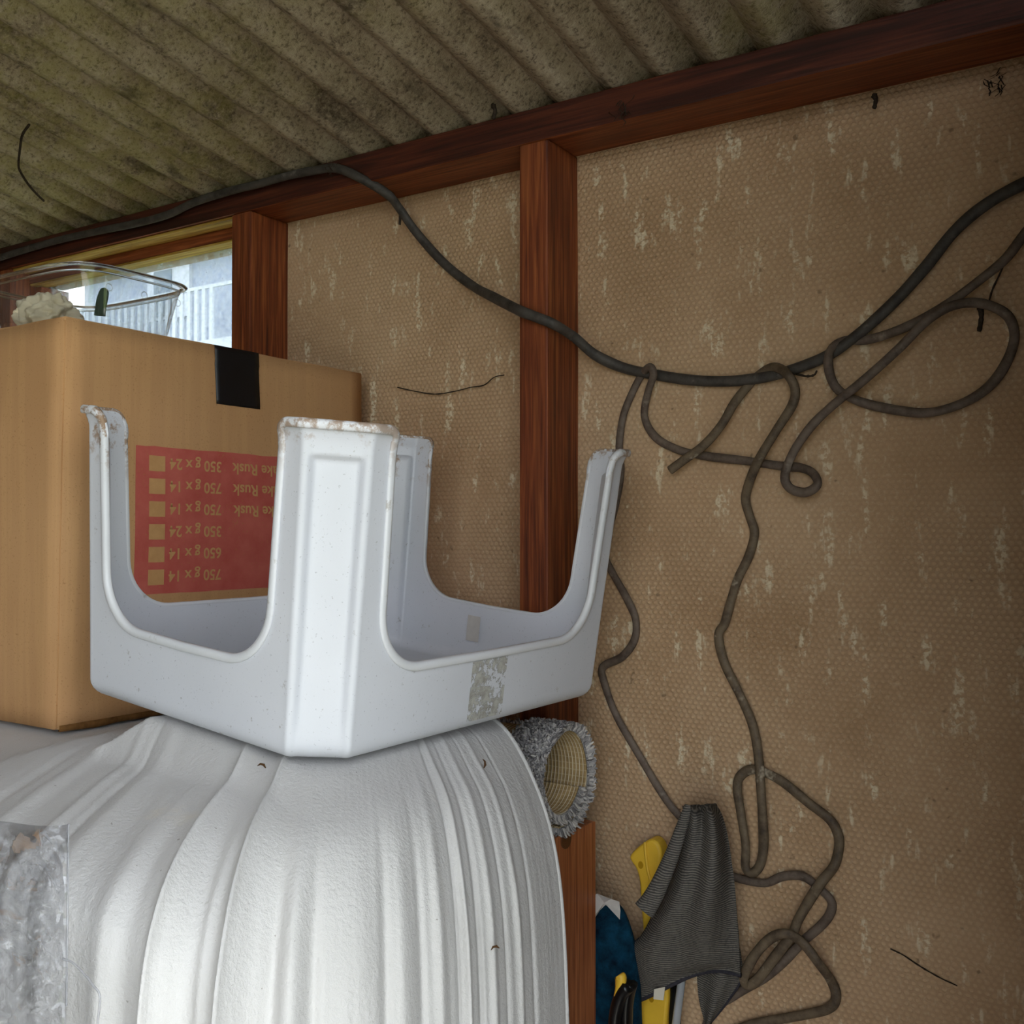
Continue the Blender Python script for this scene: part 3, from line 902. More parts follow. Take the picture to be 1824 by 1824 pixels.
# folds: (s position, width, height, start drop, sway)
folds = []
def s_near(x, y): return min(range(len(dense)), key=lambda i: (dense[i][0] - x) ** 2 + (dense[i][1] - y) ** 2)
def S(u):            # contour position seen at picture column u
    best = min(range(len(dense)), key=lambda i: abs(912 + F * (RT.x * dense[i][0] + RT.y * dense[i][1]) / (FW0.x * dense[i][0] + FW0.y * dense[i][1]) - u))
    return acc[best]
fold_tab = [  # picture column of the fold's foot, half width, height, where it begins (0 top .. 1), sharp
    (275, 0.0034, 0.015, 0.05, 1), (290, 0.010, 0.006, 0.1, 0), (330, 0.012, -0.005, 0.3, 0), (398, 0.0036, 0.016, 0.05, 1), (412, 0.011, 0.007, 0.1, 0),
    (360, 0.004, 0.004, 0.4, 0), (440, 0.010, -0.006, 0.5, 0), (480, 0.007, -0.010, 0.55, 0), (520, 0.009, 0.008, 0.5, 0), (555, 0.006, -0.006, 0.55, 0),
    (640, 0.016, 0.004, 0.5, 0), (690, 0.005, -0.006, 0.55, 0), (725, 0.009, 0.006, 0.5, 0), (755, 0.005, -0.006, 0.45, 0), (790, 0.007, 0.006, 0.4, 0),
    (822, 0.0025, -0.009, 0.15, 1), (835, 0.0045, 0.009, 0.15, 0), (860, 0.004, -0.007, 0.25, 0), (880, 0.006, 0.006, 0.2, 0), (905, 0.003, -0.006, 0.2, 1), (925, 0.005, 0.005, 0.2, 0), (950, 0.003, -0.003, 0.1, 0),
    (20, 0.006, 0.007, 0.1, 0), (55, 0.004, -0.006, 0.1, 0), (85, 0.010, 0.006, 0.05, 0), (140, 0.012, -0.003, 0.3, 0), (185, 0.009, 0.004, 0.5, 0), (225, 0.008, -0.004, 0.4, 0),
    (-60, 0.01, 0.008, 0.05, 0), (-110, 0.008, -0.006, 0.1, 0)]
fold_list = [(S(u), w_, h_, st, sh_) for u, w_, h_, st, sh_ in fold_tab]
def cloth_pt(i, j):
    s = SL * i / (NS - 1)
    cx, cy, ix, iy, w = c_at(s)
    C = Vector((cx, cy, 0)); I = Vector((ix, iy, 0))
    L = (I - C).length; dirv = (C - I) / L
    d = lerp(pf[j][0], ps[j][0], w); dr = lerp(pf[j][1], ps[j][1], w)
    P = C + dirv * d
    tpar = j / (NT - 1)
    a = acc and s
    # outward direction blends from up (top) to horizontal (hanging)
    hz = sstep(0.01, 0.12, dr)
    disp = 0.0
    for fs, fw, fh, st, sharp in fold_list:
        x = (s - fs) / fw
        if abs(x) > 5: continue
        k = math.exp(-abs(x) * 1.2) if sharp else math.exp(-x * x)
        disp += fh * k * sstep(st * 0.6, st * 0.6 + 0.30, tpar)
    disp += 0.0035 * mnoise.noise(Vector((s * 16, dr * 3 + 2, 0.4))) * sstep(0.02, 0.2, dr)
    disp += 0.0025 * mnoise.noise(Vector((P.x * 14, P.y * 14, 7.4 + dr * 6)))
    disp += 0.0010 * mnoise.noise(Vector((s * 75, tpar * 5, 9.1))) + 0.0005 * mnoise.noise(Vector((s * 190, tpar * 7, 4.1)))
    z = top_z(P.x, P.y) - dr
    out = dirv * hz + Vector((0, 0, 1)) * (1 - 0.8 * hz)
    disp *= 0.45 + 0.55 * sstep(0.002, 0.06, dr)
    return P + Vector((0, 0, z)) + out * disp
cloth = grid('fleece_blanket', NS, NT, cloth_pt, MT['fleece'])
solidify(cloth, 0.003, -1)
finish(cloth, 'white fleece blanket draped over the cabinet under the stool', 'blanket')
# stitched hem along the free edge
hemP = [Vector(cloth_pt(0, j)) for j in range(20, NT, 2)]
hemo = sweep('hem', hemP, (0, -1, 0.2), 0.005, 0.005, MT['fleece'], cloth, 8)

# ================================================================== CABINET, RUG ROLL
cz = ZC - 0.346
cab = thing('cabinet', (-0.85, 0.85, 0), 'wood-grain laminate cabinet under the white blanket', 'cabinet')
ang = math.radians(3.5)
def cb(name, p0, p1, mat, bev=0.001):
    o = boxm(name, p0, p1, mat, None, bev)
    piv = Vector((-0.595, 1.10, 0))
    R = Matrix.Rotation(-ang, 3, 'Z')
    for v in o.data.vertices: v.co = R @ (v.co - piv) + piv
    attach(o, cab); return o
cb('side_panel', (-0.613, 0.62, 0.0), (-0.595, 1.10, cz), MT['laminate'])
cb('side_panel', (-1.56, 0.62, 0.0), (-1.542, 1.02, cz), MT['laminate'])
cb('top_panel', (-1.541, 0.62, cz - 0.018), (-0.6135, 1.02, cz), MT['laminate'])
cb('back_panel', (-1.541, 1.03, 0.0), (-0.6135, 1.036, cz), MT['laminate'])
capc = atX(1010, 1496, -0.5945 - 0.0025)
cp = []
for k in range(24):
    q = 2 * math.pi * k / 24
    cp.append(Vector((0, 0.0105 * math.cos(q), 0.0105 * math.sin(q))))
R3 = Matrix.Rotation(-ang, 3, 'Z')
yb_ = capc.y
base = Vector((-0.595, 1.10, 0)) + R3 @ Vector((0.0, yb_ - 1.10, 0)); base.z = capc.z
extrude_poly('screw_cap', [base + R3 @ p for p in cp], R3 @ Vector((0.0015, 0, 0)), MT['cap'], cab, 0.0005)

RX0, RX1 = -0.99, -0.602
RC = Vector((0, 1.036, cz + 0.066))
rug = thing('rug_roll', (-0.8, 1.036, cz), 'rolled grey tufted rug with jute backing beside the blanket edge', 'rug')
NTH = 130
def spiral(t):       # t 0 outer end .. 1 inner end
    th = math.radians(-100) + t * math.radians(430)
    r = lerp(0.0580, 0.040, t)
    return th, r
def rug_sheet(i, j, off):
    t = i / (NTH - 1); th, r = spiral(t)
    ext = 0.004 * mnoise.noise(Vector((t * 9, 3, 1)))
    x = lerp(RX0, RX1 - ext, j / 9)
    rr = r + off
    return (x, RC.y + rr * math.cos(th) * 1.02, RC.z + rr * math.sin(th) * 1.0)
bk = grid('jute_backing', NTH, 10, lambda i, j: rug_sheet(i, j, 0), MT['jute'], rug)
me = bk.data; uvl = me.uv_layers.new(name='UVMap')
for lp in me.loops:
    v = me.vertices[lp.vertex_index]; i, j = divmod(lp.vertex_index, 10)
    uvl.data[lp.index].uv = ((v.co.x - RX0) / 0.0048, i * 0.42)
solidify(bk, 0.002, 0)
# loop pile on the outside of the backing
PV, PF = [], []
rnd = random.Random(3)
def tuft(p, n, t1):
    t1 = t1.normalized(); t2 = n.cross(t1).normalized()
    L = rnd.uniform(0.007, 0.0115); a = rnd.uniform(-0.9, 0.9); b = rnd.uniform(-0.9, 0.9)
    tip = p + n * L + t1 * a * 0.005 + t2 * b * 0.005
    mid = p + n * L * 0.62 - t1 * b * 0.002 + t2 * a * 0.002
    w = rnd.uniform(0.0011, 0.0017)
    base = len(PV)
    for c, ww in ((p, w), (mid, w * 1.25), (tip, w * 0.75)):
        for k in range(4):
            q = math.pi / 2 * k + 0.5
            PV.append(c + (t1 * math.cos(q) + t2 * math.sin(q)) * ww)
    for lv in range(2):
        for k in range(4):
            PF.append((base + lv * 4 + k, base + lv * 4 + (k + 1) % 4, base + lv * 4 + 4 + (k + 1) % 4, base + lv * 4 + 4 + k))
    PF.append((base + 8, base + 9, base + 10, base + 11))
for _ in range(9500):
    t = rnd.random() ** 1.0; th, r = spiral(t)
    xf = 1 - rnd.random() ** 1.6
    ext = 0.004 * mnoise.noise(Vector((t * 9, 3, 1)))
    x = lerp(RX1 - ext - 0.17, RX1 - ext + 0.002, xf)
    n = Vector((0.35 if x > RX1 - ext - 0.006 else 0.0, math.cos(th), math.sin(th))).normalized()
    if t > 0.36 and x < RX1 - 0.05: continue
    tuft(Vector((x, RC.y + r * math.cos(th) * 1.02, RC.z + r * math.sin(th))) + n * 0.0008, n, Vector((1, 0, 0)))
po = mobj('pile', PV, PF, MT['pile'], rug)
finish(po, 'grey looped pile', kind='stuff')

# ================================================================== CABLES
def cable(name, pts, wid, thk, mat, label, cat='cable', parent=None, n=8):
    """pts: (u, v, y) picture positions put on planes of constant distance to the wall"""
    P = [atY(u, v, y) for u, v, y in pts]
    P = [Vector(p) for p in catmull(P, n)]
    k = len(P)
    w = [wid * (1 + 0.10 * mnoise.noise(Vector((i * 0.12, wid * 900, 0)))) for i in range(k)]
    o = sweep(name, P, (0, -1, 0), w, thk, mat, parent, 10)
    if label: finish(o, label, cat)
    return o
yb = WY - D - 0.009
yw = WY - 0.012
cable('electric_cable', [(-90, 487, yb), (0, 459, yb), (96, 430, yb), (170, 413, yb), (246, 397, yb), (300, 382, yb), (345, 361, yb), (403, 342, yb), (460, 328, yb), (518, 312, yb), (565, 303, yb), (600, 300, yb), (640, 316, yb + 0.004),
       (690, 346, yb + 0.03), (712, 372, yb + 0.05), (740, 412, yw - 0.012), (790, 468, yw), (840, 508, yw - 0.005), (880, 530, yw - 0.04), (925, 553, yb - 0.001), (950, 563, yb - 0.003), (985, 577, yb + 0.004), (1022, 600, yb + 0.04), (1060, 632, yw - 0.015), (1110, 655, yw), (1165, 667, yw),
       (1230, 677, yw), (1300, 679, yw), (1370, 670, yw), (1430, 652, yw), (1480, 630, yw), (1540, 586, yw), (1600, 530, yw), (1650, 474, yw), (1700, 412, yw), (1755, 365, yw), (1824, 327, yw), (1900, 300, yw)],
      0.0135, 0.0095, MT['cable_dark'], 'thick dusty dark cable sagging along the wall from the roof beam')
yf = WY - 0.026; ym_ = WY - 0.018; yl = WY - 0.010
cable('electric_cable', [(1900, 330, ym_), (1850, 385, ym_), (1824, 418, ym_), (1790, 462, ym_), (1740, 503, ym_), (1690, 540, ym_), (1640, 570, ym_), (1590, 592, ym_), (1545, 605, yl), (1505, 607, yl), (1482, 620, yl - 0.006), (1475, 645, yf), (1482, 678, yf),
       (1500, 700, ym_), (1540, 718, yl), (1600, 731, yl), (1655, 735, yl), (1715, 718, yl), (1762, 688, yl), (1793, 645, yl), (1807, 600, yl), (1797, 565, ym_), (1768, 546, ym_), (1730, 539, ym_), (1690, 547, yf), (1650, 572, yf - 0.006),
       (1600, 622, yf - 0.006), (1540, 676, yf - 0.006), (1480, 725, yf), (1442, 763, yf), (1412, 808, yf), (1398, 848, yf), (1408, 870, yf), (1435, 877, yf), (1456, 863, yf), (1448, 843, ym_), (1425, 833, yl), (1390, 830, yl), (1330, 821, yl), (1255, 812, yl), (1205, 800, yl), (1167, 778, yl), (1148, 742, yl), (1154, 700, ym_),
       (1164, 668, yf), (1157, 654, yf), (1143, 668, yl), (1126, 700, yl), (1110, 742, yl), (1103, 795, yl), (1106, 840, yl), (1096, 900, yl), (1080, 960, yl), (1078, 992, yl), (1092, 1022, yl), (1116, 1065, yl), (1132, 1103, yl), (1130, 1140, yl), (1108, 1170, yl), (1074, 1188, yl), (1076, 1215, yl), (1098, 1275, yl), (1140, 1348, yl), (1172, 1402, yl), (1200, 1442, yl), (1235, 1480, yl), (1262, 1525, yl), (1290, 1552, yl),
       (1313, 1564, yl), (1361, 1573, yl), (1395, 1561, yl), (1430, 1561, yl), (1459, 1582, yl), (1481, 1606, yl), (1478, 1629, yl), (1459, 1652, yl), (1430, 1677, yl), (1401, 1708, yl), (1367, 1738, yl), (1329, 1760, yl), (1303, 1776, yl), (1270, 1800, yl), (1250, 1850, yl)],
      0.0105, 0.0070, MT['cable_brown'], 'thin brown flat cable looped over the thick cable and hanging down behind the grey cloth')
cable('electric_cable', [(1193, 838, yf), (1220, 818, yf), (1255, 792, yf), (1285, 757, yf), (1308, 718, ym_), (1330, 690, yl), (1352, 668, yl), (1378, 654, yl - 0.004), (1402, 666, yf - 0.004), (1416, 693, yf), (1411, 722, yf), (1382, 768, yf), (1352, 818, yf), (1335, 858, ym_), (1328, 890, yl), (1336, 922, yl), (1344, 950, yl), (1334, 990, yl), (1315, 1030, yl), (1302, 1070, yl), (1291, 1110, yl), (1280, 1132, yl), (1290, 1180, yl), (1318, 1238, yl), (1340, 1290, yl), (1350, 1340, yl - 0.004), (1355, 1400, yl - 0.012), (1358, 1452, yl - 0.012), (1360, 1505, ym_), (1354, 1540, ym_), (1340, 1555, ym_), (1328, 1545, ym_), (1328, 1505, ym_), (1319, 1445, ym_), (1313, 1402, ym_), (1321, 1380, yl), (1345, 1371, yl), (1390, 1390, yl), (1440, 1430, yl), (1478, 1460, yl), (1493, 1488, yl), (1494, 1512, yl), (1486, 1542, yl - 0.004), (1464, 1570, yf), (1444, 1600, yf), (1422, 1638, yf), (1411, 1664, yf), (1384, 1700, yf), (1350, 1744, yf), (1331, 1755, yf), (1325, 1740, yf - 0.006), (1344, 1702, yf - 0.008), (1372, 1672, yf - 0.008), (1401, 1663, yf - 0.008), (1430, 1680, yf), (1459, 1717, yf), (1482, 1750, yl), (1489, 1778, yl), (1474, 1797, yl), (1430, 1808, yl), (1338, 1826, yl), (1280, 1850, yl)],
      0.0115, 0.0075, MT['cable_paint'], 'paint-flecked flat cable with cut end hanging straight down the right of the wall')

# ================================================================== GREY CLEANING CLOTH ON THE WALL
gc = thing('cleaning_cloth', atY(1245, 1800, WY - 0.06), 'grey ribbed microfibre cloth hanging on the wall over the yellow tool', 'cloth')
left = [(1217, 1436), (1218, 1455), (1212, 1490), (1200, 1540), (1184, 1590), (1164, 1630), (1143, 1668), (1123, 1690), (1126, 1730), (1131, 1760), (1136, 1783)]
right = [(1274, 1432), (1286, 1455), (1296, 1490), (1304, 1540), (1309, 1580), (1312, 1620), (1315, 1655), (1317, 1690), (1318, 1710), (1318, 1722), (1320, 1738)]
lf = catmull(left, 6); rt = catmull(right, 6)
NJ = len(lf); NI = 60
def cloth_front(i, j):
    a = i / (NI - 1); b = j / (NJ - 1)
    u = lerp(lf[j][0], rt[j][0], a); v = lerp(lf[j][1], rt[j][1], a)
    if b > 0.8: v -= 26 * math.sin(math.pi * a) * (b - 0.8) / 0.2 * (a > 0.0) * (0.3 + a)
    fold = 0.014 * math.cos(a * 12.5 + 1.1 * math.sin(b * 3)) * (0.35 + 0.65 * (1 - b)) + 0.006 * math.cos(a * 5 + b * 2) + 0.004 * mnoise.noise(Vector((a * 4, b * 4, 0)))
    puff = 0.040 * math.sin(math.pi * min(1, b * 0.9 + 0.15)) * math.sin(math.pi * (0.12 + 0.76 * a))
    top = 0.012 * sstep(0.1, 0.0, b)
    return atY(u, v, WY - 0.055 - puff + fold * 0.7 + top)
fr_ = grid('front_layer', NI, NJ, cloth_front, MT['micro'], gc); solidify(fr_, 0.003, 0)
hem_pts = [Vector(cloth_front(i, NJ - 1)) for i in range(NI)]
sweep('hem_binding', hem_pts, (0, -1, 0), 0.005, 0.005, MT['micro_hem'], gc, 8)
sweep('hem_binding', [Vector(cloth_front(0, j)) for j in range(NJ * 62 // 100, NJ)], (0, -1, 0), 0.004, 0.004, MT['micro_hem'], gc, 8)
rp = [(1226, 1434), (1222, 1450), (1212, 1480), (1200, 1515), (1186, 1550), (1170, 1585), (1157, 1608), (1147, 1622)]
RP = [Vector(p) for p in catmull([atY(u, v, WY - 0.078 - 0.004 * k) for k, (u, v) in enumerate(rp)], 6)]
sweep('rolled_edge', RP, (0, -1, 0), [lerp(0.008, 0.026, (i / len(RP)) ** 0.8) for i in range(len(RP))], [lerp(0.008, 0.018, i / len(RP)) for i in range(len(RP))], MT['micro'], gc, 14)
back = [(1240, 1700), (1248, 1770), (1258, 1832), (1268, 1815), (1300, 1775), (1322, 1742), (1316, 1700)]
bl = catmull([(1240, 1690), (1242, 1730), (1246, 1780), (1258, 1826)], 8); br = catmull([(1318, 1690), (1322, 1738), (1298, 1780), (1264, 1822)], 8)
def cloth_back(i, j):
    a = i / 19
    u = lerp(bl[j][0], br[j][0], a); v = lerp(bl[j][1], br[j][1], a)
    return atY(u, v, WY - 0.030 - 0.010 * math.sin(math.pi * a) + 0.003 * math.sin(a * 9))
solidify(grid('back_layer', 20, len(bl), cloth_back, MT['micro'], gc), 0.003, 0)
sweep('hem_binding', [Vector(cloth_back(19, j)) for j in range(len(br) // 3, len(br))], (0, -1, 0), 0.004, 0.004, MT['micro_hem'], gc, 8)
t0 = Vector(cloth_front(16, NJ - 1))
extrude_poly('care_tag', [t0 + Vector((-0.012, -0.006, -0.002)), t0 + Vector((0.002, -0.006, 0.004)), t0 + Vector((0.001, -0.008, -0.011)), t0 + Vector((-0.012, -0.008, -0.013))], Vector((0, -0.0008, 0)), MT['white_tag'], gc)
finish(gc.children[-1], 'small white care tag')

# ================================================================== TOOLS, BLUE BUNDLE, PAPER
def tool_outline(pts, y): return [atY(u, v, y) for u, v in pts]
yt = WY - 0.035
hnd = thing('hand_tool', atY(1150, 1824, yt), 'yellow plastic tool handle with screw holes behind the grey cloth', 'tool')
hnd.location.z = 0.0
op = catmull([(1119, 1527), (1130, 1514), (1146, 1501), (1160, 1495), (1172, 1503), (1178, 1520), (1176, 1542), (1172, 1580), (1172, 1620), (1178, 1680), (1188, 1745), (1190, 1780), (1186, 1830), (1184, 1900), (1150, 1900), (1134, 1840), (1130, 1800), (1134, 1770), (1144, 1720), (1146, 1680), (1143, 1640), (1140, 1600), (1138, 1570), (1132, 1548), (1124, 1536)], 3)
extrude_poly('handle', tool_outline(op, yt), Vector((0, 0.022, 0)), MT['yellow'], hnd, 0.004, 3)
rid = catmull([(1149, 1500), (1150, 1520), (1154, 1550), (1161, 1580), (1163, 1620)], 4)
sweep('moulded_ridge', [atY(u, v, yt - 0.0005) for u, v in rid], (0, -1, 0), 0.004, 0.004, MT['yellow'], hnd, 8)
for (u, v) in ((1141, 1541), (1160, 1779)):
    c = atY(u, v, yt - 0.0006)
    extrude_poly('screw_hole', [c + Vector((0.0034 * math.cos(q), 0, 0.0046 * math.sin(q))) for q in [2 * math.pi * k / 18 for k in range(18)]], Vector((0, 0.0005, 0)), MT['screw_hole'], hnd)
a0 = atY(1168, 1890, yt + 0.011); b0 = Vector((a0.x + 0.005, WY - 0.035, 0.0))
sweep('shaft', [a0, a0.lerp(b0, 0.5), b0], (0, -1, 0), 0.022, 0.018, MT['black_pl'], hnd, 10)

blk = thing('hand_tool', atY(1110, 1824, yt), 'black tool handle with yellow tip beside the blue bundle', 'tool')
blk.location.z = 0.0
bp_ = [(1120, 1755), (1108, 1770), (1099, 1800), (1097, 1830), (1102, 1880)]
BP = [Vector(p) for p in catmull([atY(u, v, WY - 0.125) for u, v in bp_], 5)]
sweep('grip', BP, (0, -1, 0), 0.016, 0.020, MT['black_pl'], blk, 12)
BP2 = [Vector(p) for p in catmull([atY(u, v, WY - 0.118) for u, v in [(1126, 1752), (1120, 1775), (1117, 1805), (1117, 1880)]], 5)]
sweep('grip', BP2, (0, -1, 0), 0.012, 0.018, MT['black_pl'], blk, 12)
BP3 = [Vector(p) for p in catmull([atY(u, v, WY - 0.127) for u, v in [(1103, 1736), (1106, 1742), (1104, 1756), (1099, 1772)]], 5)]
sweep('yellow_tip', BP3, (0, -1, 0), [0.010 + 0.004 * math.sin(i * 0.3) for i in range(len(BP3))], 0.012, MT['yellow'], blk, 12)
e0 = BP2[-1]
sweep('blade_shaft', [e0, Vector((e0.x + 0.012, WY - 0.125, 0.5)), Vector((e0.x + 0.015, WY - 0.13, 0.0))], (0, -1, 0), 0.02, 0.012, MT['black_pl'], blk, 10)

r0 = atY(1216, 1733, WY - 0.047); r1 = atY(1204, 1824, WY - 0.064)
dv = (r1 - r0).normalized(); r2 = r0 + dv * ((r0.z) / -dv.z)
rod = sweep('steel_rod', [r0, r0.lerp(r2, .3), r0.lerp(r2, .6), r2], (0, -1, 0), 0.0095, 0.0095, MT['steel'], None, 14)
finish(rod, 'shiny steel rod leaning on the wall below the grey cloth', 'rod')
r0 = atY(1199, 1730, WY - 0.022); r2 = Vector((r0.x + 0.03, WY - 0.03, 0))
rod = sweep('tool_shaft', [r0, r0.lerp(r2, .3), r0.lerp(r2, .6), r2], (0, -1, 0), 0.016, 0.014, MT['black_pl'], None, 14)
finish(rod, 'black round shaft just left of the steel rod', 'rod')

# blue bundle standing between cabinet and wall
bl_top = [(1040, 1615), (1062, 1612), (1082, 1612), (1100, 1632), (1115, 1660), (1126, 1690), (1131, 1740), (1133, 1824)]
def bundle(i, j):
    th = 2 * math.pi * i / 40
    z0 = atY(1085, 1612, 1.12).z
    prof = [(0.0, 0), (0.016, -0.003), (0.027, -0.02), (0.036, -0.05), (0.041, -0.09), (0.044, -0.15), (0.046, -0.3), (0.047, -0.6), (0.046, -0.9), (0.045, -z0 + 0.0)]
    r, dz = prof[j]
    c = atY(1086, 1650, 1.135)
    k = 1 + 0.16 * mnoise.noise(Vector((math.cos(th) * 1.2, math.sin(th) * 1.2, dz * 8)))
    return (c.x + r * 1.0 * k * math.cos(th), 1.135 + r * 0.60 * k * math.sin(th), z0 + dz)
bn = grid('blanket_bundle', 40, 10, bundle, MT['blue'], None, True, True)
m_ = bn.modifiers.new('soft', 'SUBSURF'); m_.levels = 2; m_.render_levels = 2
finish(bn, 'dark blue plush bundle standing between cabinet side and wall', 'blanket')
pc = [(1052, 1598), (1064, 1592), (1074, 1596), (1088, 1601), (1103, 1606), (1105, 1622), (1104, 1638), (1097, 1626), (1088, 1614), (1078, 1612), (1068, 1622), (1060, 1634), (1052, 1640)]
pp = [atY(u, v, 1.104 + 0.004 * (k % 3)) for k, (u, v) in enumerate(pc)]
cen = sum(pp, Vector()) / len(pp) + Vector((0, -0.004, 0.006))
pa = mobj('paper_wrapper', pp + [cen], [(k, (k + 1) % len(pp), len(pp)) for k in range(len(pp))], MT['paper'])
solidify(pa, 0.0006, 0)
finish(pa, 'crumpled white paper scrap tucked on top of the blue bundle', 'paper')

# ================================================================== CLEAR BAG in the foreground
bag = thing('plastic_bag', (-0.75, 0.38, ZC - 0.45), 'clear crinkled plastic bag in front of the white blanket', 'bag')
def crumple(p):
    d = 0.0
    for o_, am in ((0.7, 0.022), (1.5, 0.014), (3.4, 0.004)):
        nn = mnoise.noise(p * o_ + Vector((0, 0, 3.1 * o_)))
        d += am * (1 - abs(nn) * 2.4)          # creased
    return d
def bag_pt(i, j, back=0.0):
    a = i / 59; b = j / 89
    jx = 0.10 * mnoise.noise(Vector((i * 3.7, j * 2.9, back * 9))) if 0 < i < 59 else 0
    jy = 0.10 * mnoise.noise(Vector((i * 2.1, j * 4.3, 5 + back * 9))) if 0 < j < 89 else 0
    u = lerp(-190, 122 - 6 * b, a + jx / 59); v = lerp(1466, 1990, b + jy / 89) + 5 * math.sin(a * 9)
    d = crumple(Vector((u * 0.011, v * 0.011, back * 5)))
    edge = sstep(0, 0.16, 1 - a) * (0.25 + 0.75 * sstep(0, 0.10, b))
    y = 0.386 - (0.008 + d) * (0.10 + 0.90 * edge) + back * 0.014 * edge
    return atY(u, v, y)
grid('film', 60, 90, lambda i, j: bag_pt(i, j, 0), MT['bag'], bag, True)
grid('film', 60, 90, lambda i, j: bag_pt(i, j, 1), MT['bag'], bag, True)
sweep('seam', [Vector(bag_pt(59, j)) for j in range(0, 56)], (0, -1, 0), 0.0018, 0.0012, MT['bag_seam'], bag, 6)
tie = catmull([atY(u, v, 0.378) for u, v in [(113, 1708), (128, 1714), (143, 1728), (156, 1742), (168, 1758), (176, 1768), (178, 1785), (174, 1824), (172, 1880)]], 5)
sweep('tie_strip', [Vector(p) for p in tie], (0, -1, 0), 0.0016, 0.0012, MT['bag_seam'], bag, 6)

# ================================================================== COBWEB STRANDS
def strand(pts, y, r, label):
    P = [Vector(p) for p in catmull([atY(u, v, y) if isinstance(y, float) else atY(u, v, yy) for (u, v), yy in zip(pts, y if isinstance(y, list) else [0] * len(pts))], 5)]
    o = sweep('cobweb_strand', P, (0, -1, 0), [r * (0.7 + 0.9 * abs(mnoise.noise(Vector((i * 0.6, r * 4000, 1))))) for i in range(len(P))], r, MT['web'], None, 6)
    finish(o, label, 'cobweb', 'dusty cobweb strands')
strand([(712, 362), (713, 380), (712, 400)], WY - 0.03, 0.0045, 'short dark cobweb strand dangling from the thick cable near the beam')
strand([(1556, 168), (1560, 178), (1557, 193)], WY - 0.01, 0.006, 'dark cobweb clump hanging just under the beam on the right')
strand([(708, 690), (740, 697), (775, 702), (810, 697), (838, 690), (862, 686), (880, 672), (898, 668)], WY - 0.006, 0.0018, 'thin cobweb thread lying across the panel right of the box')
strand([(1418, 666), (1436, 670), (1450, 668), (1455, 660)], WY - 0.014, 0.003, 'wisp of cobweb hanging from the thick cable beside the cable loop')
strand([(1746, 545), (1748, 565), (1744, 590)], WY - 0.012, 0.006, 'dark cobweb clump dangling inside the big cable loop')
strand([(1796, 455), (1780, 490), (1768, 515), (1762, 535)], WY - 0.012, 0.0022, 'thin dusty thread hanging at the far right above the cable loop')
strand([(878, 186), (882, 198), (878, 212)], WY - D - 0.012, 0.006, 'dark cobweb clump at the top of the beam')
strand([(1586, 1690), (1610, 1702), (1640, 1722), (1675, 1742), (1705, 1756)], WY - 0.0045, 0.0018, 'long dark thread stuck low on the wall at right')
def clump(u, v, y, r, label):
    c = atY(u, v, y); V_ = []; F_ = []
    rr = random.Random(int(u))
    for _ in range(18):
        a = c + Vector((rr.uniform(-r, r), rr.uniform(-r * .3, r * .3), rr.uniform(-r, r)))
        b = a + Vector((rr.uniform(-r, r), rr.uniform(-r * .3, r * .3), rr.uniform(-r, r)))
        m = (a + b) / 2 + Vector((rr.uniform(-r, r), 0, rr.uniform(-r, r))) * 0.5
        t = r * 0.06; n0 = len(V_)
        for p in (a, m, b):
            V_ += [p + Vector((t, 0, 0)), p + Vector((0, t, t * .3)), p + Vector((-t, 0, 0)), p + Vector((0, -t, -t * .3))]
        for l in (0, 4):
            for k in range(4): F_.append((n0 + l + k, n0 + l + (k + 1) % 4, n0 + l + 4 + (k + 1) % 4, n0 + l + 4 + k))
    finish(mobj('cobweb_clump', V_, F_, MT['web']), label, 'cobweb', 'dusty cobweb clumps')
clump(1108, 196, WY - D - 0.006, 0.011, 'tangled dark cobweb clump on the beam right of the tall post')
clump(1770, 150, WY - 0.006, 0.010, 'dark cobweb tangle on the wall in the upper right corner')
clump(590, 298, WY - D - 0.018, 0.008, 'dark cobweb tangle where the thick cable leaves the beam')
# dry plant bits lying on the blanket
def on_cloth(u, v):
    best = None
    for p in cloth.data.vertices:
        q = p.co - Vector((0, 0, ZC)); d = q.dot(FW)
        if d < 0.3: continue
        e = (912 + F * q.dot(RT) / d - u) ** 2 + (912 - F * q.dot(UPV) / d - v) ** 2
        if best is None or e + d * 30 < best[0]: best = (e + d * 30, p.co.copy())
    return best[1]
for u, v, a, lb in ((468, 1372, 0.3, 'brown curled leaf bit on the blanket at the foot of the stool'), (857, 1364, -0.9, 'dark dry twig bit on the blanket near the rug roll'), (884, 1697, 0.7, 'tiny dark twig bit low on the hanging blanket')):
    c = on_cloth(u, v) + Vector((0.004, -0.006, 0.003))
    pth = [c + RT * (math.cos(a + t) * 0.004) + UPV * (math.sin(a + t) * 0.005) for t in (0, 0.7, 1.4, 2.1)]
    finish(sweep('leaf_bit', pth, -FW, [0.0008, 0.0022, 0.0018, 0.0006], 0.001, MT['leaf'], None, 6), lb, 'leaf', 'dry plant bits on the blanket')
def roofy(u, v):
    d = ray(u, v); # meet the roof plane
    k = (0.5440 + (WY - D) * SLOPE) / (d.z + d.y * SLOPE)
    return d.y * k - 0.004
web = [(52, 222), (40, 240), (36, 262), (33, 292), (36, 305), (48, 325), (62, 342), (78, 358)]
strand(web, [roofy(u, v) for u, v in web], 0.0038, 'long dark cobweb strand hanging from the corrugated roof at far left')

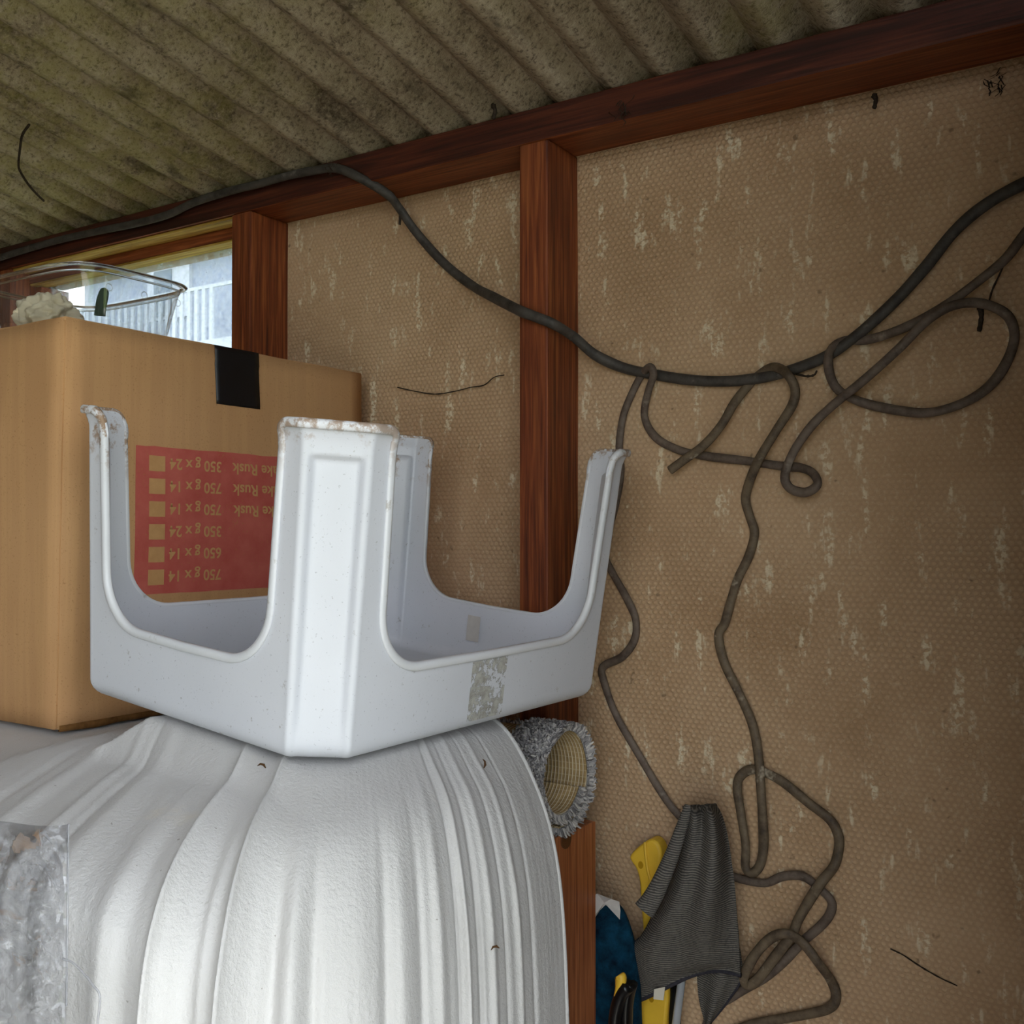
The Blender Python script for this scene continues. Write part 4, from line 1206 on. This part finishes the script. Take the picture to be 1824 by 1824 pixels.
# ================================================================== HOUSE beyond the window
HY = 20.0
def hp(u, v, y=HY): return atY(u, v, y)
hz = hp(300, 430).z
house = thing('house', (hp(290, 600).x, HY, -0.1), 'pale rendered house with a white balcony railing seen through the dirty window', 'house')
xL, xR = hp(150, 600).x, hp(520, 600).x
boxm('house_wall', (xL, HY, -0.1), (xR, HY + 6, hp(300, 440).z), MT['render'], house)
boxm('eaves', (hp(140, 440).x, HY - 0.5, hp(300, 458).z), (hp(540, 440).x, HY, hp(300, 446).z), MT['white_paint'], house)
a, b = hp(282, 487), hp(312, 562)
boxm('window_frame', (a.x - 0.35, HY - 0.12, b.z - 0.1), (b.x + 0.75, HY, a.z + 0.5), MT['white_paint'], house)
boxm('window_pane', (a.x, HY - 0.16, b.z), (b.x, HY - 0.11, a.z), MT['blue_glass'], house)
zr0, zr1 = hp(330, 628).z, hp(330, 546).z
boxm('balcony_slab', (hp(140, 600).x, HY - 1.2, zr0 - 0.4), (xR, HY, zr0 - 0.05), MT['white_paint'], house)
boxm('hand_rail', (hp(140, 600).x, HY - 1.2, zr1), (xR, HY - 1.12, zr1 + 0.09), MT['white_paint'], house)
xx = hp(140, 600).x; bme = None
while xx < hp(440, 600).x:
    o = boxm('baluster', (xx, HY - 1.2, zr0 - 0.05), (xx + 0.13, HY - 1.14, zr1), MT['white_paint'], house)
    xx += 0.30
rx0, rx1, rz = hp(130, 440).x, hp(540, 440).x, hp(300, 447).z
mobj('house_roof', [(rx0, HY - 0.5, rz), (rx1, HY - 0.5, rz), (rx1, HY + 6.4, rz), (rx0, HY + 6.4, rz), (rx0, HY + 3, rz + 3), (rx1, HY + 3, rz + 3)], [(0, 1, 5, 4), (3, 4, 5, 2), (0, 4, 3), (1, 2, 5), (0, 3, 2, 1)], MT['slate'], house)

# ------------------------------------------------------------------ origins of single-mesh things at their base
for o in list(COL.objects):
    if o.type == 'MESH' and o.parent is None and not o.children and o.get('kind') != 'structure':
        bb = [Vector(c) for c in o.bound_box]
        c = sum(bb, Vector()) / 8; c.z = min(p.z for p in bb)
        o.data.transform(Matrix.Translation(-c)); o.location = c
